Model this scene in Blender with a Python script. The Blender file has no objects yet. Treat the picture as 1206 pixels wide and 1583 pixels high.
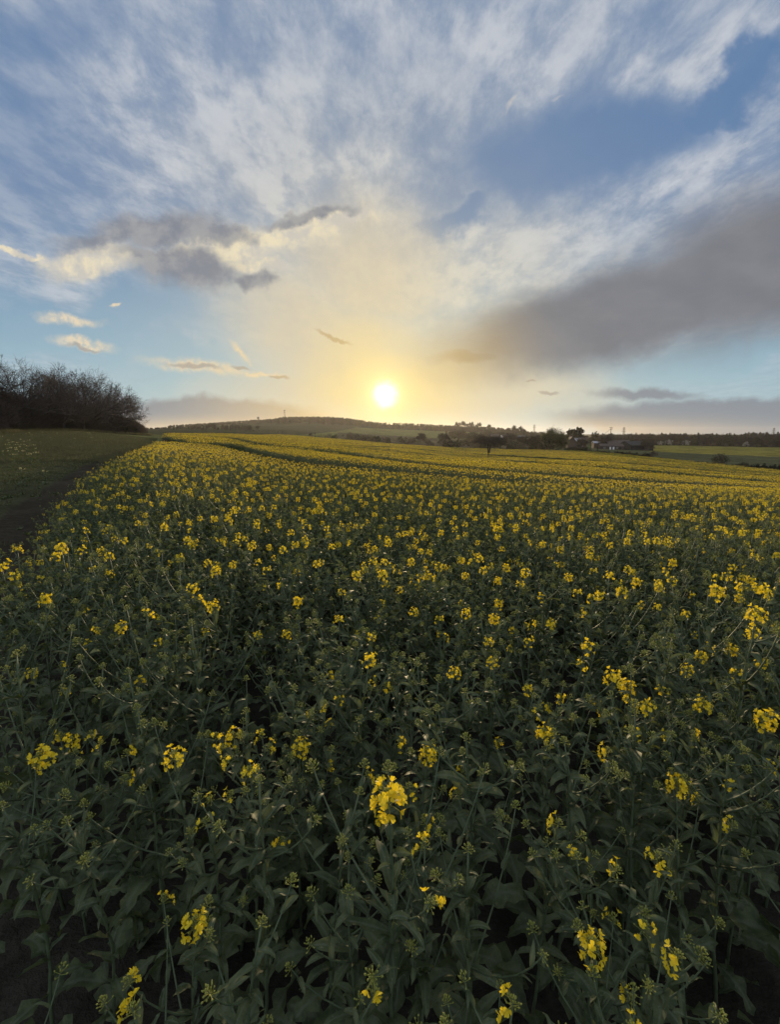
import bpy, math, random
import numpy as np
from mathutils import Vector, Matrix, Euler

# ---------------------------------------------------------------- camera, sky, sun, exposure
SC = bpy.context.scene
C = SC.collection
EYE = 1.62
HAZE = 0.00006
PITCH = math.atan(123.0 / 700.0)
SP, CP = math.sin(PITCH), math.cos(PITCH)
cam_data = bpy.data.cameras.new('camera')
cam = bpy.data.objects.new('camera', cam_data)
C.objects.link(cam)
cam.location = (0, 0, EYE)
cam.rotation_euler = (math.pi / 2 - PITCH, 0, 0)
cam_data.sensor_fit = 'VERTICAL'
cam_data.sensor_height = 36.0
cam_data.lens = 700.0 / 1583.0 * 36.0
cam_data.clip_start = 0.02
cam_data.clip_end = 30000
SC.camera = cam
SC.view_settings.view_transform = 'Standard'
SC.view_settings.look = 'None'
SC.view_settings.exposure = 0.0
SC.view_settings.gamma = 1.0
SC.view_settings.use_curve_mapping = False
SC.render.resolution_x, SC.render.resolution_y = 781, 1024
SC.cycles.max_bounces = 6
SC.cycles.diffuse_bounces = 3
SC.cycles.transparent_max_bounces = 8
SC.cycles.volume_bounces = 0
SC.cycles.sample_clamp_direct = 3.0
SC.cycles.sample_clamp_indirect = 1.5

def ray(px, py):
    """world direction (unit camera depth) of a spot in the 1206 x 1583 view, used to survey where things stand"""
    u, v = (px - 603) / 700.0, (791 - py) / 700.0
    return Vector((u, CP + v * SP, -SP + v * CP))

def UV(px, py):
    d = ray(px, py)
    return d.x / d.y, d.z / d.y

SUN_DIR = ray(595, 610).normalized()
SUN_EL = math.asin(SUN_DIR.z)
SUN_AZ = math.atan2(SUN_DIR.x, SUN_DIR.y)
sun_data = bpy.data.lights.new('sun', 'SUN')
sun_data.energy = 4.6
sun_data.angle = math.radians(0.6)
sun_data.color = (1.0, 0.74, 0.42)
sun = bpy.data.objects.new('sun', sun_data)
C.objects.link(sun)
sun.rotation_euler = (-SUN_DIR).to_track_quat('-Z', 'Y').to_euler()
sun.location = (0, 0, 60)

# ---- world: Nishita sky plus procedural clouds as a function of direction
world = bpy.data.worlds.new('World')
SC.world = world
world.use_nodes = True
world.cycles.sampling_method = 'MANUAL'
world.cycles.sample_map_resolution = 256
W = world.node_tree
W.nodes.clear()

class NT:
    def __init__(s, tree): s.t = tree
    def n(s, typ, **kw):
        nd = s.t.nodes.new(typ)
        for k, v in kw.items():
            if k != 'ins': setattr(nd, k, v)
        for k, v in kw.get('ins', {}).items(): s.put(nd.inputs[k], v)
        return nd
    def put(s, sock, v):
        if isinstance(v, bpy.types.NodeSocket): s.t.links.new(v, sock)
        elif isinstance(v, bpy.types.Node): s.t.links.new(v.outputs[0], sock)
        else: sock.default_value = v
    def m(s, op, a, b=0.0, c=0.0, clamp=False):
        nd = s.t.nodes.new('ShaderNodeMath'); nd.operation = op; nd.use_clamp = clamp
        s.put(nd.inputs[0], a); s.put(nd.inputs[1], b); s.put(nd.inputs[2], c)
        return nd.outputs[0]
    def vm(s, op, a, b=None, sc=None):
        nd = s.t.nodes.new('ShaderNodeVectorMath'); nd.operation = op
        s.put(nd.inputs[0], a)
        if b is not None: s.put(nd.inputs[1], b)
        if sc is not None: s.put(nd.inputs['Scale'], sc)
        return nd.outputs['Value'] if op in ('LENGTH', 'DOT_PRODUCT', 'DISTANCE') else nd.outputs[0]
    def mr(s, v, a, b, c=0.0, d=1.0, smooth=True):
        nd = s.t.nodes.new('ShaderNodeMapRange')
        nd.interpolation_type = 'SMOOTHSTEP' if smooth else 'LINEAR'
        s.put(nd.inputs[0], v)
        for i, x in enumerate((a, b, c, d)): s.put(nd.inputs[i + 1], x)
        return nd.outputs[0]
    def mix(s, f, a, b, typ='MIX'):
        nd = s.t.nodes.new('ShaderNodeMix'); nd.data_type = 'RGBA'; nd.blend_type = typ
        nd.clamp_factor = True
        s.put(nd.inputs[0], f)
        for k, v in ((6, a), (7, b)):
            if isinstance(v, (tuple, list)) and len(v) == 3: v = (*v, 1)
            s.put(nd.inputs[k], v)
        return nd.outputs[2]
    def noise(s, vec, scale=5, detail=4, rough=.5, dist=0.0, lac=2.0, dim='3D', w=0.0):
        nd = s.t.nodes.new('ShaderNodeTexNoise'); nd.noise_dimensions = dim
        s.put(nd.inputs['Vector'], vec); nd.inputs['Scale'].default_value = scale
        nd.inputs['Detail'].default_value = detail; nd.inputs['Roughness'].default_value = rough
        nd.inputs['Distortion'].default_value = dist; nd.inputs['Lacunarity'].default_value = lac
        return nd.outputs[0]

def srgb(r, g, b):
    f = lambda c: (c / 255 / 12.92) if c / 255 < .04045 else ((c / 255 + .055) / 1.055) ** 2.4
    return (f(r), f(g), f(b))

def build_world():
    N = NT(W)
    tc = N.n('ShaderNodeTexCoord').outputs['Generated']
    d = N.vm('NORMALIZE', tc)
    sx = N.n('ShaderNodeSeparateXYZ', ins={0: d})
    X, Y, Z = sx.outputs
    Ys = N.m('MAXIMUM', Y, 0.04)
    U = N.m('DIVIDE', X, Ys); V = N.m('DIVIDE', Z, Ys)
    P = N.n('ShaderNodeCombineXYZ', ins={0: U, 1: V}).outputs[0]
    front = N.mr(Y, 0.05, 0.3)
    # cloud-deck coordinates (a flat layer seen in perspective)
    Zs = N.m('MAXIMUM', N.m('ADD', Z, 0.10), 0.03)
    deck = N.n('ShaderNodeCombineXYZ', ins={0: N.m('DIVIDE', X, Zs), 1: N.m('DIVIDE', Y, Zs)}).outputs[0]
    sky = N.n('ShaderNodeTexSky', sky_type='NISHITA', sun_disc=False, sun_elevation=SUN_EL, sun_rotation=SUN_AZ,
              altitude=50, air_density=1.0, dust_density=0.6, ozone_density=2.5)
    K = 10.0      # everything below is written as seen; the Background runs at 0.1
    def col(*c): return tuple(x * K for x in srgb(*c))
    sa = N.m('ARCCOSINE', N.m('MINIMUM', N.vm('DOT_PRODUCT', d, tuple(SUN_DIR)), 1.0))   # angle to the sun
    # warps
    wn = N.n('ShaderNodeTexNoise', ins={'Vector': P, 'Scale': 5.0, 'Detail': 5.0, 'Roughness': .55})
    wv = N.vm('SUBTRACT', wn.outputs['Color'], (.5, .5, .5))
    wn2 = N.n('ShaderNodeTexNoise', ins={'Vector': P, 'Scale': 17.0, 'Detail': 5.0, 'Roughness': .6})
    wv2 = N.vm('SUBTRACT', wn2.outputs['Color'], (.5, .5, .5))
    def warp(a, b):
        return N.vm('ADD', N.vm('ADD', P, N.vm('SCALE', wv, sc=a)), N.vm('SCALE', wv2, sc=b))
    Pbig, Pmid, Psml = warp(.30, .05), warp(.10, .06), warp(.025, .04)
    def blob(vec, px, py, rx, ry, rot=0, s0=1.25, s1=.45):
        """soft ellipse; centre and radii given in view pixels, rot in degrees (counter-clockwise)"""
        u, v = UV(px, py)
        u1, v1 = UV(px + 10, py); u2, v2 = UV(px, py - 10)
        kx = math.hypot(u1 - u, v1 - v) / 10; ky = math.hypot(u2 - u, v2 - v) / 10
        mp = N.n('ShaderNodeMapping', vector_type='TEXTURE')
        N.put(mp.inputs[0], vec)
        mp.inputs['Location'].default_value = (u, v, 0)
        mp.inputs['Rotation'].default_value = (0, 0, math.radians(rot))
        mp.inputs['Scale'].default_value = (rx * kx, ry * ky, 1)
        return N.mr(N.vm('LENGTH', mp.outputs[0]), s0, s1)
    def union(lst):
        a = lst[0]
        for b in lst[1:]: a = N.m('MAXIMUM', a, b)
        return a
    # ---- base: Nishita, its blue held against the glow
    base = N.mix(1.0, sky.outputs[0], (*(GAIN), 1), 'MULTIPLY')
    lowblue = N.mr(V, .50, .02)
    grad = N.mix(lowblue, col(88, 128, 174), col(160, 196, 210))
    base = N.mix(.80, base, grad)
    glow_w = N.m('EXPONENT', N.m('MULTIPLY', sa, -4.0))
    c = N.mix(N.m('MULTIPLY', glow_w, .75), base, col(226, 212, 176))
    # ---- high veil of cirrus
    st = N.n('ShaderNodeMapping', ins={0: deck, 'Scale': (1.0, .62, 1), 'Rotation': (0, 0, math.radians(-24))}).outputs[0]
    n1 = N.noise(st, 1.7, 5, .5, .1)
    n2 = N.noise(st, 7.0, 9, .67, .15)
    n3 = N.noise(N.n('ShaderNodeMapping', ins={0: deck, 'Scale': (2.0, .7, 1), 'Rotation': (0, 0, math.radians(-48))}).outputs[0], 6.0, 6, .62, .1)
    holes = union([
        blob(Pmid, 900, 225, 270, 80, 10), blob(Pbig, 1130, 140, 150, 50, 18), blob(Pbig, 700, 330, 80, 25, 20),
        N.m('MULTIPLY', blob(Pbig, 30, 230, 130, 170, 0, 1.4, .2), .55), blob(Pbig, 120, 490, 270, 62, 0), blob(Pbig, 300, 560, 160, 45, -10),
        blob(Pmid, 1090, 560, 190, 30, 8), N.m('MULTIPLY', blob(Pbig, 60, 60, 150, 80, 20, 1.4, .2), .6)])
    mass = union([blob(Pbig, 400, 210, 330, 120, -14, 1.4, .2), blob(Pbig, 900, 60, 380, 60, -6, 1.5, .2), blob(Pbig, 780, 390, 170, 60, 12, 1.5, .2), blob(Pbig, 1120, 250, 160, 60, 30, 1.5, .2)])
    cov = N.m('SUBTRACT', 1.0, N.m('MULTIPLY', holes, .95))
    cov = N.m('MULTIPLY', cov, N.m('ADD', .78, N.m('MULTIPLY', mass, .42)))
    tex = N.m('ADD', N.m('MULTIPLY', n1, .38), N.m('ADD', N.m('MULTIPLY', n2, .38), N.m('MULTIPLY', n3, .24)))
    veil = N.m('MULTIPLY', N.m('MULTIPLY', N.mr(tex, .36, .62), cov), N.mr(V, .10, .28))
    thick = N.m('ADD', N.m('MULTIPLY', veil, .75), N.m('MULTIPLY', cov, .34), clamp=True)
    near = N.m('EXPONENT', N.m('MULTIPLY', sa, -2.6))
    vcol = N.mix(N.mr(sa, .62, .12), N.mix(N.mr(n2, .35, .65), col(168, 177, 191), col(206, 209, 214)), col(232, 223, 198))
    c = N.mix(N.m('MULTIPLY', thick, .82), c, vcol)
    # ---- cream cloud wall round the sun
    sunwall = union([blob(Pmid, 520, 540, 200, 90, -30, 1.4, .3), blob(Pmid, 640, 600, 330, 55, 0), blob(Pmid, 560, 420, 130, 110, 0, 1.4, .2),
                     blob(Pmid, 480, 500, 120, 28, -15, 1.4, .2)])
    wc = N.mix(N.mr(sa, .24, .02), col(224, 208, 174), col(250, 220, 146))
    wc = N.mix(N.m('MULTIPLY', N.mr(N.noise(warp(.2, .2), 3.4, 6, .55), .40, .62), .28), wc, col(196, 184, 170))
    c = N.mix(N.m('MULTIPLY', sunwall, .68), c, wc)
    # ---- the big grey band on the right
    Pmid = warp(.06, .035)
    band = union([blob(Pmid, 975, 482, 300, 74, 13, 1.35, .6), blob(Pmid, 1215, 400, 270, 115, 18, 1.45, .55), blob(Pmid, 1100, 440, 240, 80, 14, 1.4, .5),
                  blob(Pmid, 830, 528, 140, 34, 8, 1.5, .4), blob(Pmid, 740, 552, 80, 16, 0, 1.6, .2)])
    bt = N.noise(N.n('ShaderNodeMapping', ins={0: warp(.08, .03), 'Scale': (1, 2.4, 1), 'Rotation': (0, 0, math.radians(-15))}).outputs[0], 5, 5, .55)
    bcol = N.mix(N.mr(bt, .32, .7), col(119, 121, 128), col(129, 130, 135))
    bcol = N.mix(N.mr(sa, .38, .08), bcol, col(196, 168, 120))
    c = N.mix(N.m('MULTIPLY', band, .96), c, bcol)
    Pmid = warp(.10, .06)
    # ---- broken cumulus on the left: sunlit cream parts, then grey shaded parts
    cream = union([blob(Pmid, 140, 402, 95, 24, 3, 1.3, .5), blob(Pmid, 430, 362, 130, 26, 8, 1.4, .4), blob(Pmid, 345, 388, 90, 22, 0, 1.3, .5),
                   blob(Pmid, 520, 345, 80, 14, 4, 1.4, .3), blob(Pmid, 30, 392, 50, 6, -8, 1.4, .4), blob(Pmid, 390, 412, 50, 12, 0, 1.3, .4)])
    c = N.mix(N.m('MULTIPLY', cream, .88), c, N.mix(N.mr(wn2.outputs[0], .42, .62), col(206, 200, 188), col(240, 226, 192)))
    gray = union([blob(Pmid, 245, 352, 115, 30, 0, 1.35, .45), blob(Pmid, 335, 360, 70, 20, -3, 1.3, .5), blob(Pmid, 290, 414, 84, 40, -10, 1.3, .5),
                  blob(Pmid, 385, 440, 34, 18, 0, 1.3, .5), blob(Pmid, 475, 336, 64, 10, 4, 1.5, .4), blob(Pmid, 240, 388, 60, 14, 0, 1.4, .3), blob(Pmid, 165, 368, 80, 18, 4, 1.6, .2)])
    c = N.mix(N.m('MULTIPLY', gray, .88), c, N.mix(N.mr(wn2.outputs[0], .38, .64), col(128, 132, 142), col(158, 158, 160)))
    # ---- small clouds
    smallc = union([blob(Psml, 108, 493, 42, 8, -6, 1.7, .3), blob(Psml, 128, 529, 40, 8, -8, 1.6, .4), blob(Psml, 310, 566, 74, 9, -6, 1.7, .2), blob(Psml, 371, 541, 18, 4, -45, 1.8, .1),
                    N.m('MULTIPLY', blob(Psml, 797, 153, 15, 3, 58, 1.8, .1), .6), N.m('MULTIPLY', blob(Psml, 866, 152, 9, 2.5, 30, 1.8, .1), .35), blob(Psml, 175, 474, 10, 3, 0), blob(Psml, 400, 575, 40, 4, -5, 1.4, .3)])
    c = N.mix(N.m('MULTIPLY', smallc, N.mr(N.noise(P, 60, 4, .6), .35, .6, .45, .95)), c, N.mix(N.mr(sa, .75, .3), N.mix(N.mr(V, .3, .6), col(226, 214, 192), col(190, 198, 210)), col(236, 214, 172)))
    smalld = union([blob(Psml, 300, 565, 45, 5, -6), blob(Psml, 516, 521, 32, 3, -18), blob(Psml, 850, 607, 16, 3, 0), blob(Psml, 432, 581, 16, 3, 0),
                    blob(Psml, 372, 565, 14, 3, 0), blob(Psml, 128, 535, 28, 3, -8, 1.4, .3), blob(Psml, 822, 587, 9, 2, 0)])
    c = N.mix(N.m('MULTIPLY', smalld, .7), c, N.mix(N.mr(sa, .45, .1), col(158, 154, 152), col(192, 160, 110)))
    # ---- banks low on the horizon
    low = union([blob(Psml, 330, 648, 190, 34, 0, 1.15, .75), blob(Psml, 170, 625, 110, 22, -14, 1.4, .4), blob(Psml, 1110, 646, 260, 32, 0, 1.15, .7),
                 blob(Psml, 1000, 607, 85, 9, -2, 1.4, .4)])
    lc = N.mix(N.mr(sa, .52, .12), col(130, 135, 145), col(196, 172, 138))
    lc = N.mix(N.mr(sa, .22, .06), lc, col(246, 206, 124))
    lc = N.mix(N.m('MULTIPLY', N.mr(V, .045, .0), N.mr(sa, .75, .3)), lc, col(212, 184, 140))
    c = N.mix(N.m('MULTIPLY', low, .85), c, lc)
    # ---- veil of light round the sun, and the burnt-out disc behind thin cloud
    g1 = N.m('EXPONENT', N.m('MULTIPLY', N.vm('LENGTH', N.n('ShaderNodeCombineXYZ', ins={0: N.m('MULTIPLY', N.m('SUBTRACT', U, UV(595, 610)[0]), .62), 1: N.m('SUBTRACT', V, UV(595, 610)[1])})), -14.0))
    c = N.mix(N.m('MULTIPLY', g1, N.mr(N.noise(N.n('ShaderNodeMapping', ins={0: warp(.05, .03), 'Scale': (1, 3.5, 1)}).outputs[0], 9, 4, .5), .3, .7, .72, 1.0)), c, col(255, 224, 134))
    g2 = N.m('EXPONENT', N.m('MULTIPLY', sa, -34.0))
    c = N.mix(1.0, c, N.mix(g2, (0, 0, 0), (9.0, 7.6, 4.6)), 'ADD')
    disc = N.mr(N.m('ADD', sa, N.m('MULTIPLY', N.m('SUBTRACT', N.noise(P, 38, 3, .5), .5), .022)), .036, .010)
    c = N.mix(disc, c, (16, 15, 12))
    # the sky behind the camera and straight up: plain veil
    c = N.mix(N.m('SUBTRACT', 1.0, front), c, N.mix(N.mr(tex, .4, .62), col(160, 176, 205), col(218, 220, 226)))
    # below the horizon (never seen past the ground sheet)
    c = N.mix(N.mr(Z, -.008, -.03), c, (.35, .32, .25))
    bg = N.n('ShaderNodeBackground', ins={0: c, 1: 0.1})
    out = N.n('ShaderNodeOutputWorld', ins={0: bg})
GAIN = (.9, 1.0, 1.25)
build_world()

# ---------------------------------------------------------------- helpers
def pchip(x, y, xq):
    x = np.asarray(x, float); y = np.asarray(y, float); xq = np.clip(xq, x[0], x[-1])
    h = np.diff(x); dl = np.diff(y) / h
    m = np.zeros_like(y)
    for i in range(1, len(x) - 1):
        if dl[i-1] * dl[i] > 0:
            w1, w2 = 2*h[i] + h[i-1], h[i] + 2*h[i-1]
            m[i] = (w1 + w2) / (w1 / dl[i-1] + w2 / dl[i])
    m[0], m[-1] = dl[0], dl[-1]
    k = np.clip(np.searchsorted(x, xq, side='right') - 1, 0, len(x) - 2)
    t = (xq - x[k]) / h[k]
    return ((2*t**3 - 3*t**2 + 1) * y[k] + (t**3 - 2*t**2 + t) * h[k] * m[k]
            + (-2*t**3 + 3*t**2) * y[k+1] + (t**3 - t**2) * h[k] * m[k+1])

def prop(o, label=None, cat=None, group=None, kind=None):
    if label: o['label'] = label
    if cat: o['category'] = cat
    if group: o['group'] = group
    if kind: o['kind'] = kind
    return o

class MB:
    """collects faces with a material index and a per-vertex value 'tint'"""
    def __init__(s): s.v = []; s.f = []; s.mi = []; s.t = []; s.sm = True
    def add(s, verts, faces, mi=0, tint=0.0):
        o = len(s.v); s.v.extend(verts)
        s.t.extend(tint if isinstance(tint, (list, tuple)) else [tint] * len(verts))
        s.f.extend([tuple(i + o for i in f) for f in faces]); s.mi.extend([mi] * len(faces))
    def tube(s, pts, rad, n=5, mi=0, tint=0.0, cap=True):
        pts = [Vector(p) for p in pts]; vs = []; fs = []
        a = None
        for i, p in enumerate(pts):
            d = (pts[min(i+1, len(pts)-1)] - pts[max(i-1, 0)])
            d = d.normalized() if d.length > 1e-9 else Vector((0, 0, 1))
            if a is None: a = d.orthogonal().normalized()
            else:
                a = a - d * a.dot(d)
                a = a.normalized() if a.length > 1e-6 else d.orthogonal().normalized()
            b = d.cross(a); r = rad[i] if isinstance(rad, (list, tuple)) else rad
            for k in range(n):
                an = 2 * math.pi * k / n
                vs.append(p + (a * math.cos(an) + b * math.sin(an)) * r)
        for i in range(len(pts) - 1):
            for k in range(n):
                k2 = (k + 1) % n
                fs.append((i*n + k, i*n + k2, (i+1)*n + k2, (i+1)*n + k))
        if cap and n > 2: fs.append(tuple(range(n - 1, -1, -1))); fs.append(tuple((len(pts)-1)*n + k for k in range(n)))
        s.add(vs, fs, mi, tint)
    def box(s, x0, x1, y0, y1, z0, z1, mi=0):
        v = [Vector((x, y, z)) for z in (z0, z1) for y in (y0, y1) for x in (x0, x1)]
        s.add(v, [(0,2,3,1), (4,5,7,6), (0,1,5,4), (2,6,7,3), (0,4,6,2), (1,3,7,5)], mi)
    def join(s, o, M=None, mimap=None):
        s.add([(M @ v) if M else v for v in o.v], o.f, 0, list(o.t))
        if mimap is None: s.mi[-len(o.f):] = o.mi
        else: s.mi[-len(o.f):] = [mimap[i] for i in o.mi]
    def mesh(s, name, mats, smooth=True):
        me = bpy.data.meshes.new(name)
        me.from_pydata([tuple(v) for v in s.v], [], s.f)
        for m in (mats if isinstance(mats, (list, tuple)) else [mats]): me.materials.append(m)
        me.polygons.foreach_set('material_index', s.mi)
        me.polygons.foreach_set('use_smooth', [smooth] * len(s.f))
        at = me.attributes.new('tint', 'FLOAT', 'POINT'); at.data.foreach_set('value', s.t)
        me.update()
        return me

def link(name, me, parent=None, loc=(0, 0, 0)):
    o = bpy.data.objects.new(name, me); C.objects.link(o)
    if parent: o.parent = parent
    o.location = loc
    return o

# ---------------------------------------------------------------- materials
def pbr(name, build):
    m = bpy.data.materials.new(name); m.use_nodes = True
    t = m.node_tree; t.nodes.clear(); N = NT(t)
    out = N.n('ShaderNodeOutputMaterial')
    build(N, out)
    return m

def simple(name, c1, c2, scale=3.0, rough=.8, bump=0.0, spec=.3, coord='Object', detail=5, c3=None):
    def b(N, out):
        tc = N.n('ShaderNodeTexCoord').outputs[coord]
        f = N.mr(N.noise(tc, scale, detail, .6), .3, .7)
        c = N.mix(f, c1, c2)
        if c3: c = N.mix(N.mr(N.noise(tc, scale * .23, 3, .5), .5, .7), c, c3)
        p = N.n('ShaderNodeBsdfPrincipled', ins={'Base Color': c, 'Roughness': rough, 'Specular IOR Level': spec})
        if bump:
            bp = N.n('ShaderNodeBump', ins={'Height': N.noise(tc, scale * 4, 4, .6), 'Strength': bump, 'Distance': .05})
            N.put(p.inputs['Normal'], bp)
        N.put(out.inputs[0], p)
    return pbr(name, b)

def leafy(name, c1, c2, trans=.25, tcol=None, rough=.5, spec=.35, vein=None, hv=.35):
    """thin plant tissue: glossy front and some light let through; varies from one plant to the next"""
    def b(N, out):
        oi = N.n('ShaderNodeObjectInfo').outputs['Random']
        tc = N.n('ShaderNodeTexCoord').outputs['Object']
        f = N.m('ADD', N.m('MULTIPLY', oi, hv), N.m('MULTIPLY', N.mr(N.noise(tc, 22, 5, .7), .35, .65), 1 - hv))
        c = N.mix(f, c1, c2)
        if vein:
            yel = N.m('MULTIPLY', N.mr(N.noise(tc, 5.0, 4, .6), .60, .68), N.mr(N.noise(tc, 60, 3, .6), .35, .6, .3, .9))
            c = N.mix(yel, c, (.24, .22, .07))
            c = N.mix(N.m('MULTIPLY', N.mr(N.noise(tc, 150, 2, .5), .62, .70), .5), c, (.20, .22, .14))
            at = N.n('ShaderNodeAttribute', attribute_name='tint').outputs['Fac']
            c = N.mix(N.mr(at, 1.0, .62, 0, .55), vein, c) if False else N.mix(N.m('MULTIPLY', N.mr(at, .35, .0), .5), c, vein)
        p = N.n('ShaderNodeBsdfPrincipled', ins={'Base Color': c, 'Roughness': rough, 'Specular IOR Level': spec})
        tr = N.n('ShaderNodeBsdfTranslucent', ins={'Color': N.mix(.5, c, tcol) if tcol else c})
        mx = N.n('ShaderNodeMixShader', ins={0: trans, 1: p, 2: tr})
        N.put(out.inputs[0], mx)
    return pbr(name, b)

M_LEAF = leafy('rapeseed_leaf', (.034, .056, .022), (.135, .158, .068), .30, (.15, .18, .02), .60, .32, (.16, .19, .12))
M_STEM = leafy('rapeseed_stem', (.07, .10, .05), (.12, .15, .075), .05, None, .55, .3)
M_BUD = leafy('rapeseed_bud', (.20, .23, .045), (.36, .36, .07), .15, None, .55, .3)
M_PETAL = leafy('rapeseed_petal', (.86, .64, .022), (.92, .74, .05), .40, (.92, .66, .01), .55, .25)
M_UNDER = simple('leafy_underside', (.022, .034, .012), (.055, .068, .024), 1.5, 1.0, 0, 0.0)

# ---------------------------------------------------------------- terrain
YK = [0, 2.5, 5, 10, 20, 40, 80, 120, 200, 300, 500, 800, 1200, 2000, 3000, 4200]
XK = [-250, 100, 220, 300, 450, 600, 750, 900, 1060, 1206, 1600]
ZT = [
 [0, 0, 0, 0, .05, .5, 1.7, 1.9, 2, 2, 2, 2, 3, 4, 3, 1],
 [0, 0, 0, 0, .05, .5, 1.7, 1.9, 2, 2, 2, 3, 4, 6, 5, 4],
 [0, 0, 0, 0, .0, .15, .7, 1.0, 1.7, 2.4, 4, 7, 9, 11, 8, 4],
 [0, 0, -.05, -.10, -.18, -.20, .08, .35, .95, 2.6, 5.9, 10.8, 18, 20, 12, 5],
 [0, -.08, -.25, -.35, -.55, -.75, -.95, -1.05, -1.05, .33, 4.5, 14.0, 31, 16, 5, 0],
 [0, -.11, -.38, -.52, -.75, -1.35, -2.35, -2.95, -3.95, -3.5, -1.2, 6.4, 21.5, 10, 2, 0],
 [0, -.12, -.40, -.60, -1.0, -1.95, -3.95, -5.80, -6.0, -6.95, -6.95, -.7, 11.9, 6, -8, -14],
 [0, -.12, -.40, -.65, -1.25, -2.25, -3.95, -4.95, -6.0, -8.7, -11, -12, -10.4, -12, -14, -14],
 [0, -.12, -.42, -.75, -1.6, -3.1, -5.3, -6.6, -8.6, -10.6, -12.6, -15, -14, -12, -12, -12],
 [0, -.12, -.45, -.82, -1.85, -3.6, -6.45, -8.15, -11, -12.5, -14.5, -18, -18, -16, -14, -14],
 [0, -.12, -.5, -1.0, -2.3, -4.6, -8.3, -10.6, -13, -14.5, -17, -20, -20, -16, -14, -14]]
_lk = np.log1p(np.array(YK) / 4.0)
_lg = np.linspace(0, _lk[-1], 400); _xg = np.linspace(XK[0], XK[-1], 260)
_a = np.array([pchip(_lk, r, _lg) for r in ZT])
_ZG = np.array([pchip(XK, _a[:, j], _xg) for j in range(400)]).T      # [x, l]
for _ in range(2):
    _ZG[:, 1:-1] = (_ZG[:, :-2] + 2 * _ZG[:, 1:-1] + _ZG[:, 2:]) / 4
    _ZG[1:-1] = (_ZG[:-2] + 2 * _ZG[1:-1] + _ZG[2:]) / 4

def ground(x, y):
    """height of the land at world x, y (arrays or numbers)"""
    x = np.asarray(x, float); y = np.asarray(y, float)
    r = np.hypot(x, y); az = np.arctan2(x, y)
    px = np.tan(np.clip(az, -.87, .96)) * 711.0 + 603
    azc = np.arctan((np.clip(px, XK[0], XK[-1]) - 603) / 711.0)
    Y = r * np.cos(azc)
    l = np.log1p(Y / 4.0)
    gi = np.clip((np.clip(px, XK[0], XK[-1]) - XK[0]) / (XK[-1] - XK[0]) * 259, 0, 258.999)
    gj = np.clip(l / _lk[-1] * 399, 0, 398.999)
    i = gi.astype(int); j = gj.astype(int); a = gi - i; b = gj - j
    z = (_ZG[i, j]*(1-a)*(1-b) + _ZG[i+1, j]*a*(1-b) + _ZG[i, j+1]*(1-a)*b + _ZG[i+1, j+1]*a*b)
    behind = np.clip((-y - 2) / 30.0, 0, 1)
    w = .12 * np.sin(x * .11 + 1.3) * np.sin(y * .085 + .4) * np.clip((r - 14) / 40, 0, 1)
    return z * (1 - behind) + w

def gz(x, y): return float(ground(x, y))

def col_x(px, Y): return (px - 603) / 711.0 * Y        # world x at forward distance Y under view column px (near the horizon)
def spot(px, Y): 
    x = col_x(px, Y); return Vector((x, Y, gz(x, Y)))

CROP_H = .97
# where the crop ends: left edge line, far edge
EDGE = np.array([[-60.5, 135], [-47, 95], [-26, 52], [-11.6, 20], [-6.7, 9.7], [-2.35, 2.4], [-1.75, 1.2], [-1.35, .1], [-.9, -3], [0, -8]])
def crop_left(y): return np.interp(y, EDGE[::-1, 1], EDGE[::-1, 0])
FARX = [215, 260, 300, 450, 600, 757, 900, 1060, 1206, 1500]
FARY = [125, 190, 225, 235, 205, 190, 150, 122, 100, 80]
def crop_far(px): return np.interp(px, FARX, FARY)
def in_crop(x, y, margin=0.0):
    px = 603 + 711.0 * np.asarray(x) / np.maximum(y, .3)
    return (x > crop_left(y) + margin) & ((y < 60) | (y < crop_far(px)))

def solve_y(px, py, top=CROP_H):
    """forward distance at which the crop top, seen under column px, reaches view row py (surveying the tramlines)"""
    Ys = np.exp(np.linspace(math.log(3), math.log(260), 1500))
    z = ground(col_x(px, Ys), Ys) + top
    row = 668 - 711.0 * (z - EYE) / Ys
    k = np.where(row <= py)[0]
    return float(Ys[k[0]]) if len(k) else 260.0

# ---------------------------------------------------------------- the land, one sheet to the horizon
TRAM_PX = [
    [(345, 685), (400, 696), (450, 706), (520, 713), (600, 719), (700, 727), (800, 736)],
    [(360, 676), (409, 686), (491, 693), (560, 701), (620, 709), (700, 717), (839, 727), (1000, 739), (1206, 752)],
    [(560, 691), (620, 698), (714, 706), (839, 714), (920, 719), (1060, 730), (1206, 743)],
    [(620, 691), (714, 699), (839, 706), (920, 711), (1060, 722), (1206, 735)],
    [(430, 680), (500, 685), (560, 689), (610, 690)],
    [(238, 671), (262, 676), (290, 683)],
    [(1000, 722), (1206, 738)],
]
TRAMS = []
for ln in TRAM_PX:
    P_ = []
    for (a, b), (c_, d_) in zip(ln[:-1], ln[1:]):
        for k in range(6):
            t = k / 6; px, py = a + (c_ - a) * t, b + (d_ - b) * t
            Y = solve_y(px, py); P_.append((col_x(px, Y), Y))
    P_ = np.array(P_)
    for _ in range(3): P_[1:-1] = (P_[:-2] + P_[1:-1] * 2 + P_[2:]) / 4
    TRAMS.append(P_)

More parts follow.
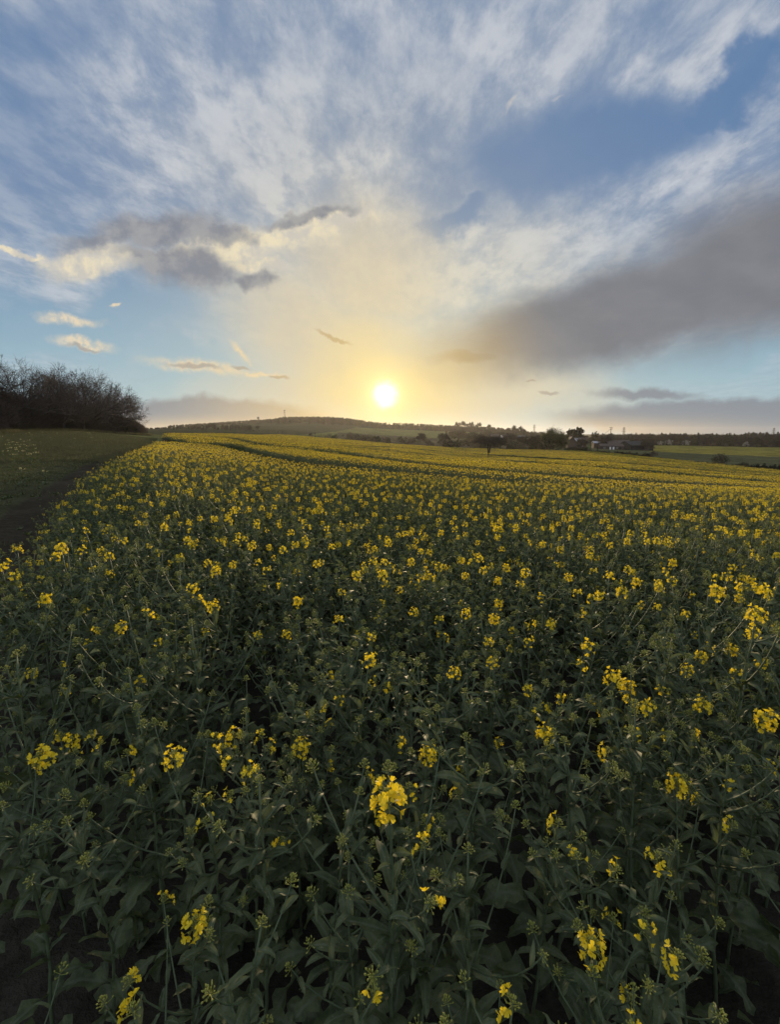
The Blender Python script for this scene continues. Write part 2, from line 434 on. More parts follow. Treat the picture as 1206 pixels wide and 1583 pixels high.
def tram_dist(x, y):
    x = np.atleast_1d(np.asarray(x, float)); y = np.atleast_1d(np.asarray(y, float))
    best = np.full(x.shape, 1e9); sgn = np.zeros(x.shape)
    for P_ in TRAMS:
        for (a, b) in zip(P_[:-1], P_[1:]):
            d = b - a; L = float(d @ d) + 1e-9
            t = np.clip(((x - a[0]) * d[0] + (y - a[1]) * d[1]) / L, 0, 1)
            nx, ny = a[0] + t * d[0], a[1] + t * d[1]; dd = np.hypot(x - nx, y - ny); m_ = dd < best
            best = np.where(m_, dd, best); sgn = np.where(m_, np.sign((x - nx) * nx + (y - ny) * ny), sgn)
    return best, sgn

def build_ground():
    az = np.concatenate([np.linspace(-math.pi, -1.0, 24)[:-1], np.linspace(-1.0, 1.0, 560), np.linspace(1.0, math.pi, 24)[1:-1]])
    rr = np.concatenate([[0.0], np.exp(np.linspace(math.log(.5), math.log(4200), 300))])
    na, nr = len(az), len(rr)
    A, R = np.meshgrid(az, rr)
    x, y = R * np.sin(A), R * np.cos(A)
    z = ground(x, y)
    crop = in_crop(x, y) & (y > -12)
    edge = crop_left(y)
    px = 603 + 711 * x / np.maximum(y, .3)
    # albedo of what grows where
    colr = np.zeros(x.shape + (4,)); colr[..., 3] = 1
    def put(mask, c): colr[mask, :3] = c
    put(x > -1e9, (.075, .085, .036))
    left = (x < edge)
    put(left, (.066, .067, .036))
    put(left & (x > edge - .95 - .06 * np.clip(y, 0, 26)) & (y < 45), (.056, .048, .034))
    put(left & (y > 45) & (y < 140), (.125, .125, .050))
    far = ~crop & ~left
    fy = crop_far(px)
    put(far & (px < 520) & (y > fy) & (y < 330), (.105, .112, .042))
    put(far & (px < 520) & (y > 330) & (y < 480), (.13, .14, .05))
    put(far & (px < 860) & (y > 480) & (y < 900), (.125, .132, .050))
    put(far & (px < 1000) & (y > 840), (.05, .05, .035))
    put(far & (px > 520) & (px < 860) & (y < 480), (.085, .075, .045))
    put(far & (px > 860) & (y < 262), (.085, .088, .044))
    put(far & (px > 1010) & (y > 262) & (y < 500), (.20, .175, .04))
    stripe = (np.abs(np.mod(y + .16 * x, 42) - 21) < 2.2)
    put(far & (px > 1010) & (y > 262) & (y < 500) & stripe, (.10, .10, .03))
    put(far & (px > 860) & (y > 500), (.06, .065, .035))
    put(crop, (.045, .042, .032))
    v = np.stack([x, y, z], -1).reshape(-1, 3)
    idx = np.arange(na * nr).reshape(nr, na)
    a, b = idx[:-1], idx[1:]
    f = np.stack([a, np.roll(a, -1, 1), np.roll(b, -1, 1), b], -1).reshape(-1, 4)
    me = bpy.data.meshes.new('ground')
    me.from_pydata(v.tolist(), [], f[:, ::-1].tolist())
    ca = me.color_attributes.new('crop_colour', 'FLOAT_COLOR', 'POINT')
    ca.data.foreach_set('color', colr.reshape(-1))
    me.polygons.foreach_set('use_smooth', [True] * len(f))
    def b_(N, out):
        tc = N.n('ShaderNodeTexCoord').outputs['Object']
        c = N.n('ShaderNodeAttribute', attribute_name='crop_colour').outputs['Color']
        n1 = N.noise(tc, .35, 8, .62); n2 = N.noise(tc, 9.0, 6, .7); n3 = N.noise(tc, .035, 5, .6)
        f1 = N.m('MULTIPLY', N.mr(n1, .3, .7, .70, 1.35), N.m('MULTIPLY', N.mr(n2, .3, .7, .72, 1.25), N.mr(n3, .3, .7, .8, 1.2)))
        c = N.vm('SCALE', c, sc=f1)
        c = N.mix(N.m('MULTIPLY', N.mr(n1, .55, .7), .35), c, (.085, .062, .038))
        p = N.n('ShaderNodeBsdfPrincipled', ins={'Base Color': c, 'Roughness': 1.0, 'Specular IOR Level': 0.0})
        h = N.m('ADD', N.m('MULTIPLY', n2, .04), N.m('MULTIPLY', N.noise(tc, 40, 3, .6), .012))
        bp = N.n('ShaderNodeBump', ins={'Height': h, 'Strength': .9, 'Distance': 1.0})
        N.put(p.inputs['Normal'], bp); N.put(out.inputs[0], p)
    me.materials.append(pbr('soil_and_turf', b_))
    me.update()
    o = link('ground', me); prop(o, kind='structure', label='farmland of soil, turf and distant fields under the crops', cat='ground')
build_ground()

# ---------------------------------------------------------------- scattering of uncountable growth (geometry nodes)
def scatter(name, pts, rot, scl, idx, sources, label, cat, base=None):
    """one object: its vertices carry instances of the source meshes"""
    me = base if base else bpy.data.meshes.new(name)
    nb = len(me.vertices)
    me.vertices.add(len(pts))
    co = np.zeros((len(me.vertices), 3), np.float32)
    me.vertices.foreach_get('co', co.reshape(-1)); co[nb:] = pts
    me.vertices.foreach_set('co', co.reshape(-1))
    def att(nm, typ, key, arr, w):
        at = me.attributes.new(nm, typ, 'POINT')
        full = np.zeros((len(me.vertices), w) if w > 1 else len(me.vertices), arr.dtype); full[nb:] = arr
        at.data.foreach_set(key, full.reshape(-1))
    att('rot', 'FLOAT_VECTOR', 'vector', np.asarray(rot, np.float32), 3)
    att('scl', 'FLOAT', 'value', np.asarray(scl, np.float32), 1)
    att('idx', 'INT', 'value', np.asarray(idx, np.int32), 1)
    me.update()
    o = link(name, me)
    g = bpy.data.node_groups.new(name + '_growth', 'GeometryNodeTree')
    g.interface.new_socket('Geometry', in_out='INPUT', socket_type='NodeSocketGeometry')
    g.interface.new_socket('Geometry', in_out='OUTPUT', socket_type='NodeSocketGeometry')
    N = NT(g)
    gi = N.n('NodeGroupInput'); go = N.n('NodeGroupOutput')
    def named(nm, typ):
        n = N.n('GeometryNodeInputNamedAttribute', data_type=typ); n.inputs[0].default_value = nm; return n.outputs[0]
    jn = N.n('GeometryNodeJoinGeometry')
    for k, src in enumerate(sources):
        oi = N.n('GeometryNodeObjectInfo'); oi.inputs['Object'].default_value = src; oi.inputs['As Instance'].default_value = True
        cmp = N.n('FunctionNodeCompare', data_type='INT', operation='EQUAL')
        ia = [s for s in cmp.inputs if s.type == 'INT']
        N.put(ia[0], named('idx', 'INT')); ia[1].default_value = k + 1
        ip = N.n('GeometryNodeInstanceOnPoints')
        N.put(ip.inputs['Points'], gi.outputs[0]); N.put(ip.inputs['Selection'], cmp.outputs[0])
        N.put(ip.inputs['Instance'], oi.outputs['Geometry'])
        er = N.n('FunctionNodeEulerToRotation'); N.put(er.inputs[0], named('rot', 'FLOAT_VECTOR'))
        N.put(ip.inputs['Rotation'], er.outputs[0]); N.put(ip.inputs['Scale'], named('scl', 'FLOAT'))
        g.links.new(ip.outputs[0], jn.inputs[0])
    if base: g.links.new(gi.outputs[0], jn.inputs[0])
    g.links.new(jn.outputs[0], go.inputs[0])
    md = o.modifiers.new('growth', 'NODES'); md.node_group = g
    prop(o, label=label, cat=cat, kind='stuff')
    return o

def source(name, me):
    return bpy.data.objects.new(name, me)      # never linked: only the scatter uses it

# ---------------------------------------------------------------- rapeseed plants
UP = Vector((0, 0, 1))
def rdir(rng, el0, el1, az=None):
    az = rng.uniform(0, 2 * math.pi) if az is None else az
    el = math.radians(rng.uniform(el0, el1))
    return Vector((math.cos(az) * math.cos(el), math.sin(az) * math.cos(el), math.sin(el)))

def leaf(mb, base, d, L, w, droop, rng, lobed=False, rows=7, mi=0):
    d = d.normalized(); side = d.cross(UP)
    side = side.normalized() if side.length > .05 else Vector((1, 0, 0))
    p = Vector(base); vs = []; ts = []; fs = []
    step = L / rows; ph = rng.uniform(0, 6); twist = rng.uniform(-1.3, 1.3); fold = rng.uniform(.15, .6)
    cur = d.copy(); hang = droop * rng.uniform(.4, 1.6)
    for i in range(rows + 1):
        t = i / rows
        if lobed: hw = w * (.25 + .75 * math.sin(min(1, t * 1.05) * math.pi) ** .7) * (1 + .38 * math.sin(t * 19 + ph)) * (.35 if t < .22 else 1)
        else: hw = w * (math.sin(math.pi * (.13 + .87 * t) ** .85) ** .8 + .03)
        if i == rows: hw = w * .04
        nrm = side.cross(cur).normalized()
        s2 = (side * math.cos(twist * t) + nrm * math.sin(twist * t))
        n2 = s2.cross(cur).normalized()
        for c in (-1, -.5, 0, .5, 1):
            wave = (math.sin(t * 13 + ph + c * 2) * .16 + math.sin(t * 29 + ph * 2 + c) * .07) * w * abs(c) * (1.7 if lobed else 1.3)
            vs.append(p + s2 * (c * hw) + n2 * (abs(c) * hw * fold + wave)); ts.append(abs(c))
        p = p + cur * step
        cur = (cur - UP * (hang * step / L * 1.5 * (.4 + t))).normalized()
    for i in range(rows):
        for c in range(4):
            a = i * 5 + c; fs.append((a, a + 1, a + 6, a + 5))
    mb.add(vs, fs, mi, ts)

def petal(mb, c, f, r, L, w, rng, mi=0):
    s = f.cross(r).normalized(); vs = []
    op = math.radians(rng.uniform(28, 75)); d = (f * math.cos(op) + r * math.sin(op)).normalized()
    n = d.cross(s).normalized(); curl = rng.uniform(-.1, .35)
    for t, hw in ((.05, .22), (.45, .80), (.82, 1.0), (1.0, .62)):
        q = c + d * (L * t) - n * (0) + r * (curl * L * t * t)
        for k in (-1, 0, 1): vs.append(q + s * (k * w * hw) + f * (abs(k) * w * hw * .25))
    fs = []
    for i in range(3):
        for k in range(2):
            a = i * 3 + k; fs.append((a, a + 1, a + 4, a + 3))
    mb.add(vs, fs, mi, 0)

def bud(mb, p, d, L, r, mi=0, n=5):
    a = d.orthogonal().normalized(); b = d.cross(a)
    vs = [p]
    for t, q in ((.35, 1.0), (.75, .75)):
        for k in range(n):
            an = 2 * math.pi * k / n; vs.append(p + d * (L * t) + (a * math.cos(an) + b * math.sin(an)) * r * q)
    vs.append(p + d * L); fs = []
    for k in range(n):
        k2 = (k + 1) % n
        fs += [(0, 1 + k2, 1 + k), (1 + k, 1 + k2, 1 + n + k2, 1 + n + k), (1 + n + k, 1 + n + k2, 1 + 2 * n)]
    mb.add(vs, fs, mi, 0)

def flower(mb, c, f, rng, sz=1.0):
    a = f.orthogonal().normalized(); b = f.cross(a); ph = rng.uniform(0, 1.6)
    for k in range(4):
        an = ph + k * math.pi / 2
        petal(mb, c, f, a * math.cos(an) + b * math.sin(an), .0105 * sz * rng.uniform(.85, 1.15), .0048 * sz * rng.uniform(.85, 1.1), rng)

def head(pm, bm, tip, axis, rng, kind, sz=1.0):
    """flower head: buds in a dome at the very top, open flowers on stalks round and below it"""
    axis = axis.normalized(); a = axis.orthogonal().normalized(); b = axis.cross(a)
    nb = {'full': 26, 'ring': 24, 'few': 20, 'bud': 24, 'small': 13}[kind]
    for i in range(nb):
        ph = i * 2.4 + rng.uniform(-.3, .3); t = (i + .5) / nb
        pol = math.radians(8 + 80 * t ** .8 + rng.uniform(-8, 8))
        o = axis * math.cos(pol) + (a * math.cos(ph) + b * math.sin(ph)) * math.sin(pol)
        st = tip - axis * (.020 * t * sz)
        Lp = (.005 + .011 * t) * sz * rng.uniform(.8, 1.2)
        e = st + o * Lp
        if t > .3: bm.tube([st, e], .0007, 3, 0, 0, False)
        bud(bm, e, (o + axis * .5).normalized(), rng.uniform(.006, .0085) * sz, rng.uniform(.0019, .0026) * sz)
    nf = {'full': rng.randint(20, 27), 'ring': rng.randint(11, 15), 'few': rng.randint(4, 7), 'bud': 0, 'small': 0}[kind]
    lop = rng.uniform(0, 6.28)
    for i in range(nf):
        if kind == 'few': ph = lop + rng.uniform(-1.4, 1.4)
        else: ph = i * 2.4 + rng.uniform(-.35, .35)
        t = (i + .5) / nf
        pol = math.radians(48 + 55 * t + rng.uniform(-12, 12))
        o = axis * math.cos(pol) + (a * math.cos(ph) + b * math.sin(ph)) * math.sin(pol)
        st = tip - axis * ((.004 + (.028 if kind == 'full' else .022) * t) * sz)
        Lp = rng.uniform(.018, .030) * sz
        e = st + o * Lp - UP * (.004 * t)
        bm.tube([st, st + o * Lp * .5 + axis * .001, e], .0007, 3, 0, 0, False)
        flower(pm, e, (o * .9 + axis * rng.uniform(-.1, .5) - UP * rng.uniform(-.1, .35)).normalized(), rng, sz)

def make_plant(seed, kind, H=.97, side_kinds=('bud', 'small'), nside=4, big=1.0):
    """returns {part: MB}; the main head sits at the tip"""
    rng = random.Random(seed)
    P = {'stem': MB(), 'foliage': MB()}
    n = 9; path = []
    bx, by = rng.uniform(-.05, .05), rng.uniform(-.05, .05)
    for i in range(n + 1):
        t = i / n
        path.append(Vector((bx * math.sin(t * 3.1) + rng.uniform(-.004, .004), by * math.sin(t * 2.6) + rng.uniform(-.004, .004), H * t)))
    path[0].z = -.04
    P['stem'].tube(path, [.0065 - .0042 * (i / n) for i in range(n + 1)], 7, 0)
    def at(z):
        k = min(n - 1, max(0, int(z / H * n))); t = z / H * n - k
        return path[k].lerp(path[k + 1], min(1, max(0, t)))
    heads = []
    heads.append((path[-1], (path[-1] - path[-2]).normalized(), kind, big))
    ga = rng.uniform(0, 6)
    for i in range(6):
        z = H * (.06 + .36 * i / 6); d = rdir(rng, 15, 50, ga + i * 2.4)
        L = rng.uniform(.12, .22)
        leaf(P['foliage'], at(z), d, L, L * rng.uniform(.14, .21), rng.uniform(.7, 1.5), rng, True, 10)
    for i in range(9):
        z = H * (.36 + .32 * i / 9); d = rdir(rng, 18, 65, ga + 1 + i * 2.4)
        L = rng.uniform(.07, .13)
        leaf(P['foliage'], at(z), d, L, L * rng.uniform(.09, .15), rng.uniform(.5, 2.0), rng, False, 8)
    for i in range(9):
        z = H * (.64 + .32 * i / 9); d = rdir(rng, 10, 65, ga + 2 + i * 2.4)
        L = rng.uniform(.035, .08)
        leaf(P['foliage'], at(z), d, L, L * rng.uniform(.11, .17), rng.uniform(.5, 1.8), rng, False, 6)
    for i in range(nside):
        z = H * rng.uniform(.48, .90); az = ga + i * 2.4 + rng.uniform(-.4, .4)
        L = rng.uniform(.45, 1.0) * (H - z) + .07
        d = rdir(rng, 25, 50, az); p = at(z); br = [p.copy()]
        for k in range(5):
            p = p + d * (L / 5); d = (d + UP * .22).normalized(); br.append(p.copy())
        P['stem'].tube(br, [.0032 - .0018 * k / 5 for k in range(6)], 5, 0)
        leaf(P['foliage'], br[0], rdir(rng, 10, 40, az + .3), rng.uniform(.07, .12), rng.uniform(.010, .017), 1.2, rng, False, 6)
        for k in (2, 3, 4):
            leaf(P['foliage'], br[k], rdir(rng, 10, 60, az + k * 2.1), rng.uniform(.03, .06), rng.uniform(.004, .009), 1.2, rng, False, 5)
        heads.append((br[-1], (br[-1] - br[-2]).normalized(), side_kinds[i % len(side_kinds)], rng.uniform(.75, .95)))
    for i, (p, a, k, sz) in enumerate(heads):
        pm, bm = MB(), MB()
        head(pm, bm, p, a, rng, k, sz)
        P['head%02d' % i] = (pm, bm, k)
    return P

def plant_meshes(P):
    """named part meshes of one plant"""
    out = [('stem', P['stem'].mesh('stem', M_STEM), None), ('foliage', P['foliage'].mesh('foliage', M_LEAF), None)]
    for k in sorted(P):
        if not k.startswith('head'): continue
        pm, bm, kd = P[k]
        b = bm.mesh('bud_cluster', M_BUD)
        if pm.v: out.append(('flower_head', pm.mesh('flower_head', M_PETAL), b))
        else: out.append(('bud_cluster', b, None))
    return out

def whole_mesh(P, name):
    w = MB()
    w.join(P['stem'], mimap=[0]); w.join(P['foliage'], mimap=[1])
    for k in sorted(P):
        if k.startswith('head'):
            pm, bm, _ = P[k]
            if pm.v: w.join(pm, mimap=[2])
            w.join(bm, mimap=[3])
    return w.mesh(name, [M_STEM, M_LEAF, M_PETAL, M_BUD])

VAR = {}
sp = [('full', 11, ('bud', 'few', 'small'), 4), ('full', 12, ('few', 'bud'), 3), ('full', 13, ('bud', 'small', 'few'), 4),
      ('ring', 21, ('bud', 'small', 'few'), 4), ('ring', 22, ('few', 'small'), 4), ('ring', 23, ('bud', 'bud'), 3),
      ('few', 31, ('bud', 'small'), 4), ('few', 32, ('bud', 'few', 'small'), 4), ('few', 33, ('small', 'bud'), 5),
      ('bud', 41, ('bud', 'small'), 4), ('bud', 42, ('bud', 'small', 'bud'), 5), ('bud', 43, ('small', 'bud'), 4), ('bud', 44, ('bud', 'few', 'small'), 4)]
PLANTS = []
for kd, sd, sk, ns in sp:
    P_ = make_plant(sd, kd, .97, sk, ns + 2)
    PLANTS.append((kd, P_)); VAR.setdefault(kd, []).append(len(PLANTS) - 1)
PARTS = [plant_meshes(P_) for kd, P_ in PLANTS]
FIELD = [(kd, make_plant(sd + 200, kd, .97, ('bud', 'small', 'bud', 'few') if sd % 3 == 0 else ('bud', 'small'), ns + 1, .84)) for kd, sd, sk, ns in sp]
NB = len(PARTS)
PARTS += [plant_meshes(P_) for kd, P_ in FIELD]

_made = {}
def rapeseed(vi, head_at=None, base=None, rotz=0.0, tilt=(0, 0), H=None, headscale=1.0, label='', group=None):
    """a plant as a thing: Empty at its foot with stem, foliage and heads; every later one copies the first of its kind"""
    M = Euler((tilt[0], tilt[1], rotz)).to_matrix()
    tip = M @ Vector((0, 0, .97))
    if head_at is not None:
        # the foot goes where the ground lies under the head
        s = (head_at.z - gz(head_at.x, head_at.y)) / tip.z
        base = Vector((head_at.x - tip.x * s, head_at.y - tip.y * s, 0)); base.z = gz(base.x, base.y)
    else: s = H / .97
    if vi not in _made:
        root = bpy.data.objects.new('rapeseed_plant', None); C.objects.link(root)
        for nm, me, sub in PARTS[vi]:
            o = link(nm, me, root)
            if sub: link('bud_cluster', sub, o)
        _made[vi] = root
    else:
        src = _made[vi]; root = src.copy(); C.objects.link(root)
        for ch in src.children:
            c = ch.copy(); C.objects.link(c); c.parent = root
            for g_ in ch.children:
                d = g_.copy(); C.objects.link(d); d.parent = c
    root.location = base; root.rotation_euler = (tilt[0], tilt[1], rotz); root.scale = (s, s, s)
    root.empty_display_size = .05
    prop(root, label=label, cat='rapeseed plant', group=group)
    if 'group' in root and group is None: del root['group']
    return root

# the plants one can point at: (view column, row, width of head, kind, label)
NAMED = [
 (600, 1226, 58, 'full', 'tall rapeseed plant with the biggest fullest yellow head near the middle of the bottom'),
 (636, 1206, 34, 'few', 'rapeseed plant with loose yellow flowers touching the upper right of the biggest head'),
 (655, 1306, 44, 'few', 'rapeseed plant whose nodding yellow cup flowers hang just below right of the biggest head'),
 (62, 1165, 42, 'full', 'leaning rapeseed plant with the large yellow head by the left edge of the photo'),
 (106, 1146, 26, 'ring', 'rapeseed plant with the small yellow head just right of the big head at left edge'),
 (277, 1168, 40, 'ring', 'rapeseed plant with round yellow head between the left-edge pair and the thin trio'),
 (380, 1188, 38, 'ring', 'rapeseed plant with yellow head lowest of three close together left of the middle'),
 (355, 1131, 34, 'ring', 'rapeseed plant with broken yellow ring head above left of the lowest of the trio'),
 (403, 1133, 20, 'few', 'rapeseed plant with the smallest yellow head of three close together left of the middle'),
 (465, 1150, 32, 'full', 'rapeseed plant with compact yellow head alone right of the close trio'),
 (665, 1160, 36, 'full', 'rapeseed plant with compact yellow head straight above the biggest head'),
 (837, 1128, 30, 'full', 'rapeseed plant with neat round yellow head standing alone above dark leaves right of middle'),
 (950, 1160, 32, 'few', 'rapeseed plant with sparse yellow head below right of the neat round one'),
 (1048, 1208, 40, 'full', 'rapeseed plant with full yellow head on a long pale stem toward the lower right'),
 (1022, 1322, 38, 'few', 'rapeseed plant with sparse yellow head directly under the full head on long stem'),
 (873, 1278, 34, 'few', 'rapeseed plant with four separate yellow cup flowers below the neat round head'),
 (886, 1325, 12, 'few', 'small rapeseed plant showing one lone yellow flower below the four separate cup flowers'),
 (914, 1446, 52, 'full', 'low rapeseed plant with large drooping yellow head near the bottom toward the right'),
 (1066, 1482, 44, 'few', 'rapeseed plant of green buds and few yellow petals near the bottom right corner'),
 (300, 1426, 54, 'full', 'rapeseed plant with bent stem and large one-sided yellow head at the lower left'),
 (795, 1552, 56, 'few', 'rapeseed plant with wide green bud head and few yellow petals at the bottom edge'),
 (200, 1574, 44, 'few', 'rapeseed plant with yellow petals just showing at the bottom edge lower left'),
 (962, 1581, 30, 'few', 'rapeseed plant with yellow petals cut by the bottom edge near the corner'),
 (943, 1043, 32, 'full', 'rapeseed plant with round yellow head, upper left of a touching pair at right'),
 (970, 1058, 30, 'full', 'rapeseed plant with yellow head, lower right of a touching pair at right'),
 (1005, 1090, 27, 'ring', 'rapeseed plant with yellow head just below right of the touching pair'),
 (1085, 1085, 32, 'full', 'rapeseed plant with bright yellow head beyond the touching pair toward the right edge'),
 (1187, 1106, 38, 'full', 'rapeseed plant with large yellow head beside the right edge of the photo'),
 (321, 1272, 22, 'few', 'rapeseed plant with narrow column of yellow flowers above the bent one-sided head'),
 (543, 1358, 30, 'bud', 'rapeseed plant with spiky green bud cluster left of the biggest head stem'),
 (186, 1162, 28, 'few', 'rapeseed plant with faint scattered yellow flowers left of the round yellow head'),
]
SMALL = [(190, 967, 27, 'full'), (458, 928, 22, 'full'), (443, 972, 20, 'full'), (575, 1018, 30, 'ring'), (505, 1088, 25, 'few'), (482, 1110, 20, 'few'),
 (317, 972, 22, 'ring'), (397, 975, 22, 'ring'), (520, 957, 22, 'ring'), (570, 982, 22, 'ring'), (640, 942, 20, 'ring'), (678, 957, 20, 'ring'),
 (752, 989, 22, 'ring'), (762, 1020, 26, 'ring'), (823, 990, 24, 'ring'), (858, 963, 20, 'full'), (703, 1036, 28, 'ring'), (917, 995, 28, 'ring'),
 (955, 912, 22, 'full'), (1015, 905, 20, 'full'), (1058, 1030, 26, 'full'), (1076, 1008, 26, 'full'), (1136, 1004, 26, 'full'), (1140, 1040, 24, 'ring'),
 (1182, 1020, 24, 'ring'), (1070, 1130, 24, 'few'), (88, 845, 24, 'full'), (52, 1035, 26, 'ring'), (297, 905, 22, 'ring'), (550, 888, 20, 'full'),
 (585, 884, 20, 'full'), (665, 888, 18, 'full'), (250, 986, 22, 'few'), (725, 945, 22, 'ring'), (768, 928, 20, 'full'), (1178, 945, 32, 'full'),
 (1195, 912, 26, 'full'), (1105, 908, 26, 'full'), (1055, 945, 20, 'ring'), (928, 918, 20, 'ring'), (882, 890, 18, 'full'), (805, 900, 18, 'ring'),
 (718, 888, 16, 'ring'), (168, 857, 18, 'ring'), (278, 860, 18, 'full'), (620, 910, 16, 'ring'), (490, 870, 16, 'ring'), (870, 1072, 16, 'few'),
 (1195, 1185, 18, 'few'), (595, 1055, 18, 'few'), (172, 882, 18, 'ring'), (690, 985, 16, 'few'), (1165, 975, 26, 'ring'), (1012, 935, 18, 'ring')]
rng = random.Random(5)
used = []
def place_head(px, py, w, kind, label, group):
    r = ray(px, py)
    real = {'full': .072, 'ring': .066, 'few': .062, 'bud': .05}[kind]
    dep = real * 700 / w
    # stay near the top of the crop
    lo, hi = (.55, .92) if py > 1100 else (.60, .90)
    D = min(hi, max(lo, -r.z * dep)); dep = D / -r.z
    p = Vector((0, 0, EYE)) + r * dep
    sc = (w * dep / 700) / real
    vs = VAR[kind]; vi = vs[len(used) % len(vs)]
    if group != 'rapeseed plants nearest the camera': vi += NB
    tl = (rng.uniform(-.07, .07), rng.uniform(-.07, .07))
    if (px, py) == (62, 1165): tl = (0, -.34)
    if (px, py) == (1048, 1208): tl = (0, .16)
    o = rapeseed(vi, head_at=p, rotz=rng.uniform(0, 6.28), tilt=tl, label=label, group=group)
    used.append((o.location.x, o.location.y))
for px, py, w, kd, lb in NAMED: place_head(px, py, w, kd, lb, 'rapeseed plants nearest the camera')
for px, py, w, kd in SMALL:
    place_head(px, py, w, kd, {'full': 'rapeseed plant with a small full yellow head standing a few rows in', 'ring': 'rapeseed plant with an open ring of yellow flowers standing a few rows in',
               'few': 'rapeseed plant with a few yellow flowers standing a few rows in'}[kd],
               {'full': 'full yellow heads a few rows in', 'ring': 'open ring yellow heads a few rows in', 'few': 'sparse yellow heads a few rows in'}[kd])
# fillers on a jittered grid
nrng = np.random.default_rng(3)
def jgrid(x0, x1, y0, y1, s, j=.42):
    gx, gy = np.meshgrid(np.arange(x0, x1, s), np.arange(y0, y1, s))
    gx = gx + nrng.uniform(-j, j, gx.shape) * s; gy = gy + nrng.uniform(-j, j, gy.shape) * s
    return gx.ravel(), gy.ravel()
def in_wedge(x, y, m=80, y0=.0): 
    px = 603 + 711 * x / np.maximum(y + .25, .05)
    return (px > -m) & (px < 1206 + m) & (y > y0)
gx, gy = jgrid(-14, 18, .28, 15.5, .205)
ok = in_wedge(gx, gy, 90) & in_crop(gx, gy) & (np.hypot(gx, gy) > .36)
for (ux, uy) in used: ok &= np.hypot(gx - ux, gy - uy) > .11
gx, gy = gx[ok], gy[ok]
rr0 = np.hypot(gx, gy); fpx = 603 + 700 * gx / np.maximum(gy * CP + .8 * SP, .05)
for (px_, py_) in ((600, 1226), (655, 1306), (1048, 1208), (914, 1446), (300, 1426), (62, 1165)):
    Yp = .65 / -ray(px_, py_).z * (CP + (791 - py_) / 700 * SP)
    gone = (np.abs(fpx - px_) < 42) & (gy < Yp + .02) & (gy > Yp * .45)
    gx, gy, fpx = gx[~gone], gy[~gone], fpx[~gone]
for (px_, Y0, Y1) in ((455, .45, .75), (715, .45, .8), (1110, .5, .8), (200, .5, .75)):
    gone = (np.abs(fpx - px_) < 46) & (gy > Y0) & (gy < Y1)
    gx, gy, fpx = gx[~gone], gy[~gone], fpx[~gone]
o_ = np.argsort(np.hypot(gx, gy)); gx, gy = gx[o_], gy[o_]
N_IND = 300 - len(used)
def left_bare(x, y):        # fewer open flowers toward the left of the crop
    px = 603 + 711 * x / max(y, .3); return .45 if px < 330 and y < 2.6 else 1.0
FILL = {'bud': ('rapeseed plant with only green buds on top among the nearest plants', 'rapeseed plants still in bud among the nearest'),
        'few': ('rapeseed plant with a few half-open flowers deep among the nearest plants', 'rapeseed plants just starting to flower among the nearest'),
        'ring': ('rapeseed plant with a loose ring of flowers deep among the nearest plants', 'rapeseed plants with loose flower rings among the nearest'),
        'full': ('rapeseed plant with a dense flower head deep among the nearest plants', 'rapeseed plants with dense heads among the nearest')}
def kind_of(x, y, u):
    near = y < 1.7
    q = left_bare(x, y) * (.22 if near else 1.0)
    if y < 1.6 and any(math.hypot(x - a, y - b) < .24 for a, b in used): u = 1
    if u < .17 * q: return 'full'
    if u < .42 * q: return 'ring'
    if u < .62 * q: return 'few'
    return 'bud'
def height_of(x, y):
    r = math.hypot(x, y)
    return np.interp(r, [.3, .7, 1.2, 2.0], [.66, .78, .86, .93])
for x, y in zip(gx[:N_IND], gy[:N_IND]):
    kd = kind_of(x, y, rng.random()); vs = VAR[kd]
    rapeseed(rng.choice(vs) + NB, base=Vector((x, y, gz(x, y))), rotz=rng.uniform(0, 6.28), tilt=(rng.uniform(-.13, .13), rng.uniform(-.13, .13)),
             H=height_of(x, y) * rng.uniform(.88, 1.06), label=FILL[kd][0], group=FILL[kd][1])
# ---- the rest of the crop: past 300 plants nobody counts them
srcs = [source('rapeseed_source', whole_mesh(P_, 'rapeseed_growth')) for kd, P_ in FIELD]
gx, gy = gx[N_IND:], gy[N_IND:]
def low_plant(seed, nflow):
    r = random.Random(seed); w = MB()
    w.tube([(0, 0, 0), (.01, .01, .5), (0, 0, .93)], [.007, .005, .003], 3, 0)
    for i in range(26):
        z = r.uniform(.15, .90) ** .8; az = r.uniform(0, 6.28); L = .22 * (1.15 - z)
        d = rdir(r, 0, 50, az); s_ = d.cross(UP).normalized(); b = Vector((0, 0, z)); hw = L * .17
        m = b + d * L * .55; e = b + d * L - UP * L * .35
        w.add([b, m - s_ * hw + UP * hw * .5, m, m + s_ * hw + UP * hw * .5, e], [(0, 2, 1), (0, 3, 2), (1, 2, 4), (2, 3, 4)], 1, [0, 1, 0, 1, 0])
    for hI in range(4):
        if hI == 0: c0 = Vector((0, 0, .95)); k = nflow
        else:
            az = r.uniform(0, 6.28); rr = r.uniform(.06, .13); c0 = Vector((math.cos(az) * rr, math.sin(az) * rr, r.uniform(.74, .93))); k = r.choice([0, 0, 0, 4])
        for j in range(6):
            bud(w, c0 + rdir(r, -10, 90) * .012, rdir(r, 30, 90), .010, .0035, 3, 3)
        for j in range(k):
            o = rdir(r, -45, 45); c = c0 + o * r.uniform(.020, .032) - UP * .015
            a = o.orthogonal().normalized() * .0105; b = o.cross(a).normalized() * .0105
            a, b = (a + b * .3), (b - a * .3)
            w.add([c - a, c - b, c + o * -.004, c + a, c + b], [(0, 1, 2), (1, 3, 2), (3, 4, 2), (4, 0, 2)], 2, 0)
    return w
LOW = [low_plant(60 + i, k) for i, k in enumerate((15, 12, 10, 8, 4, 0))]
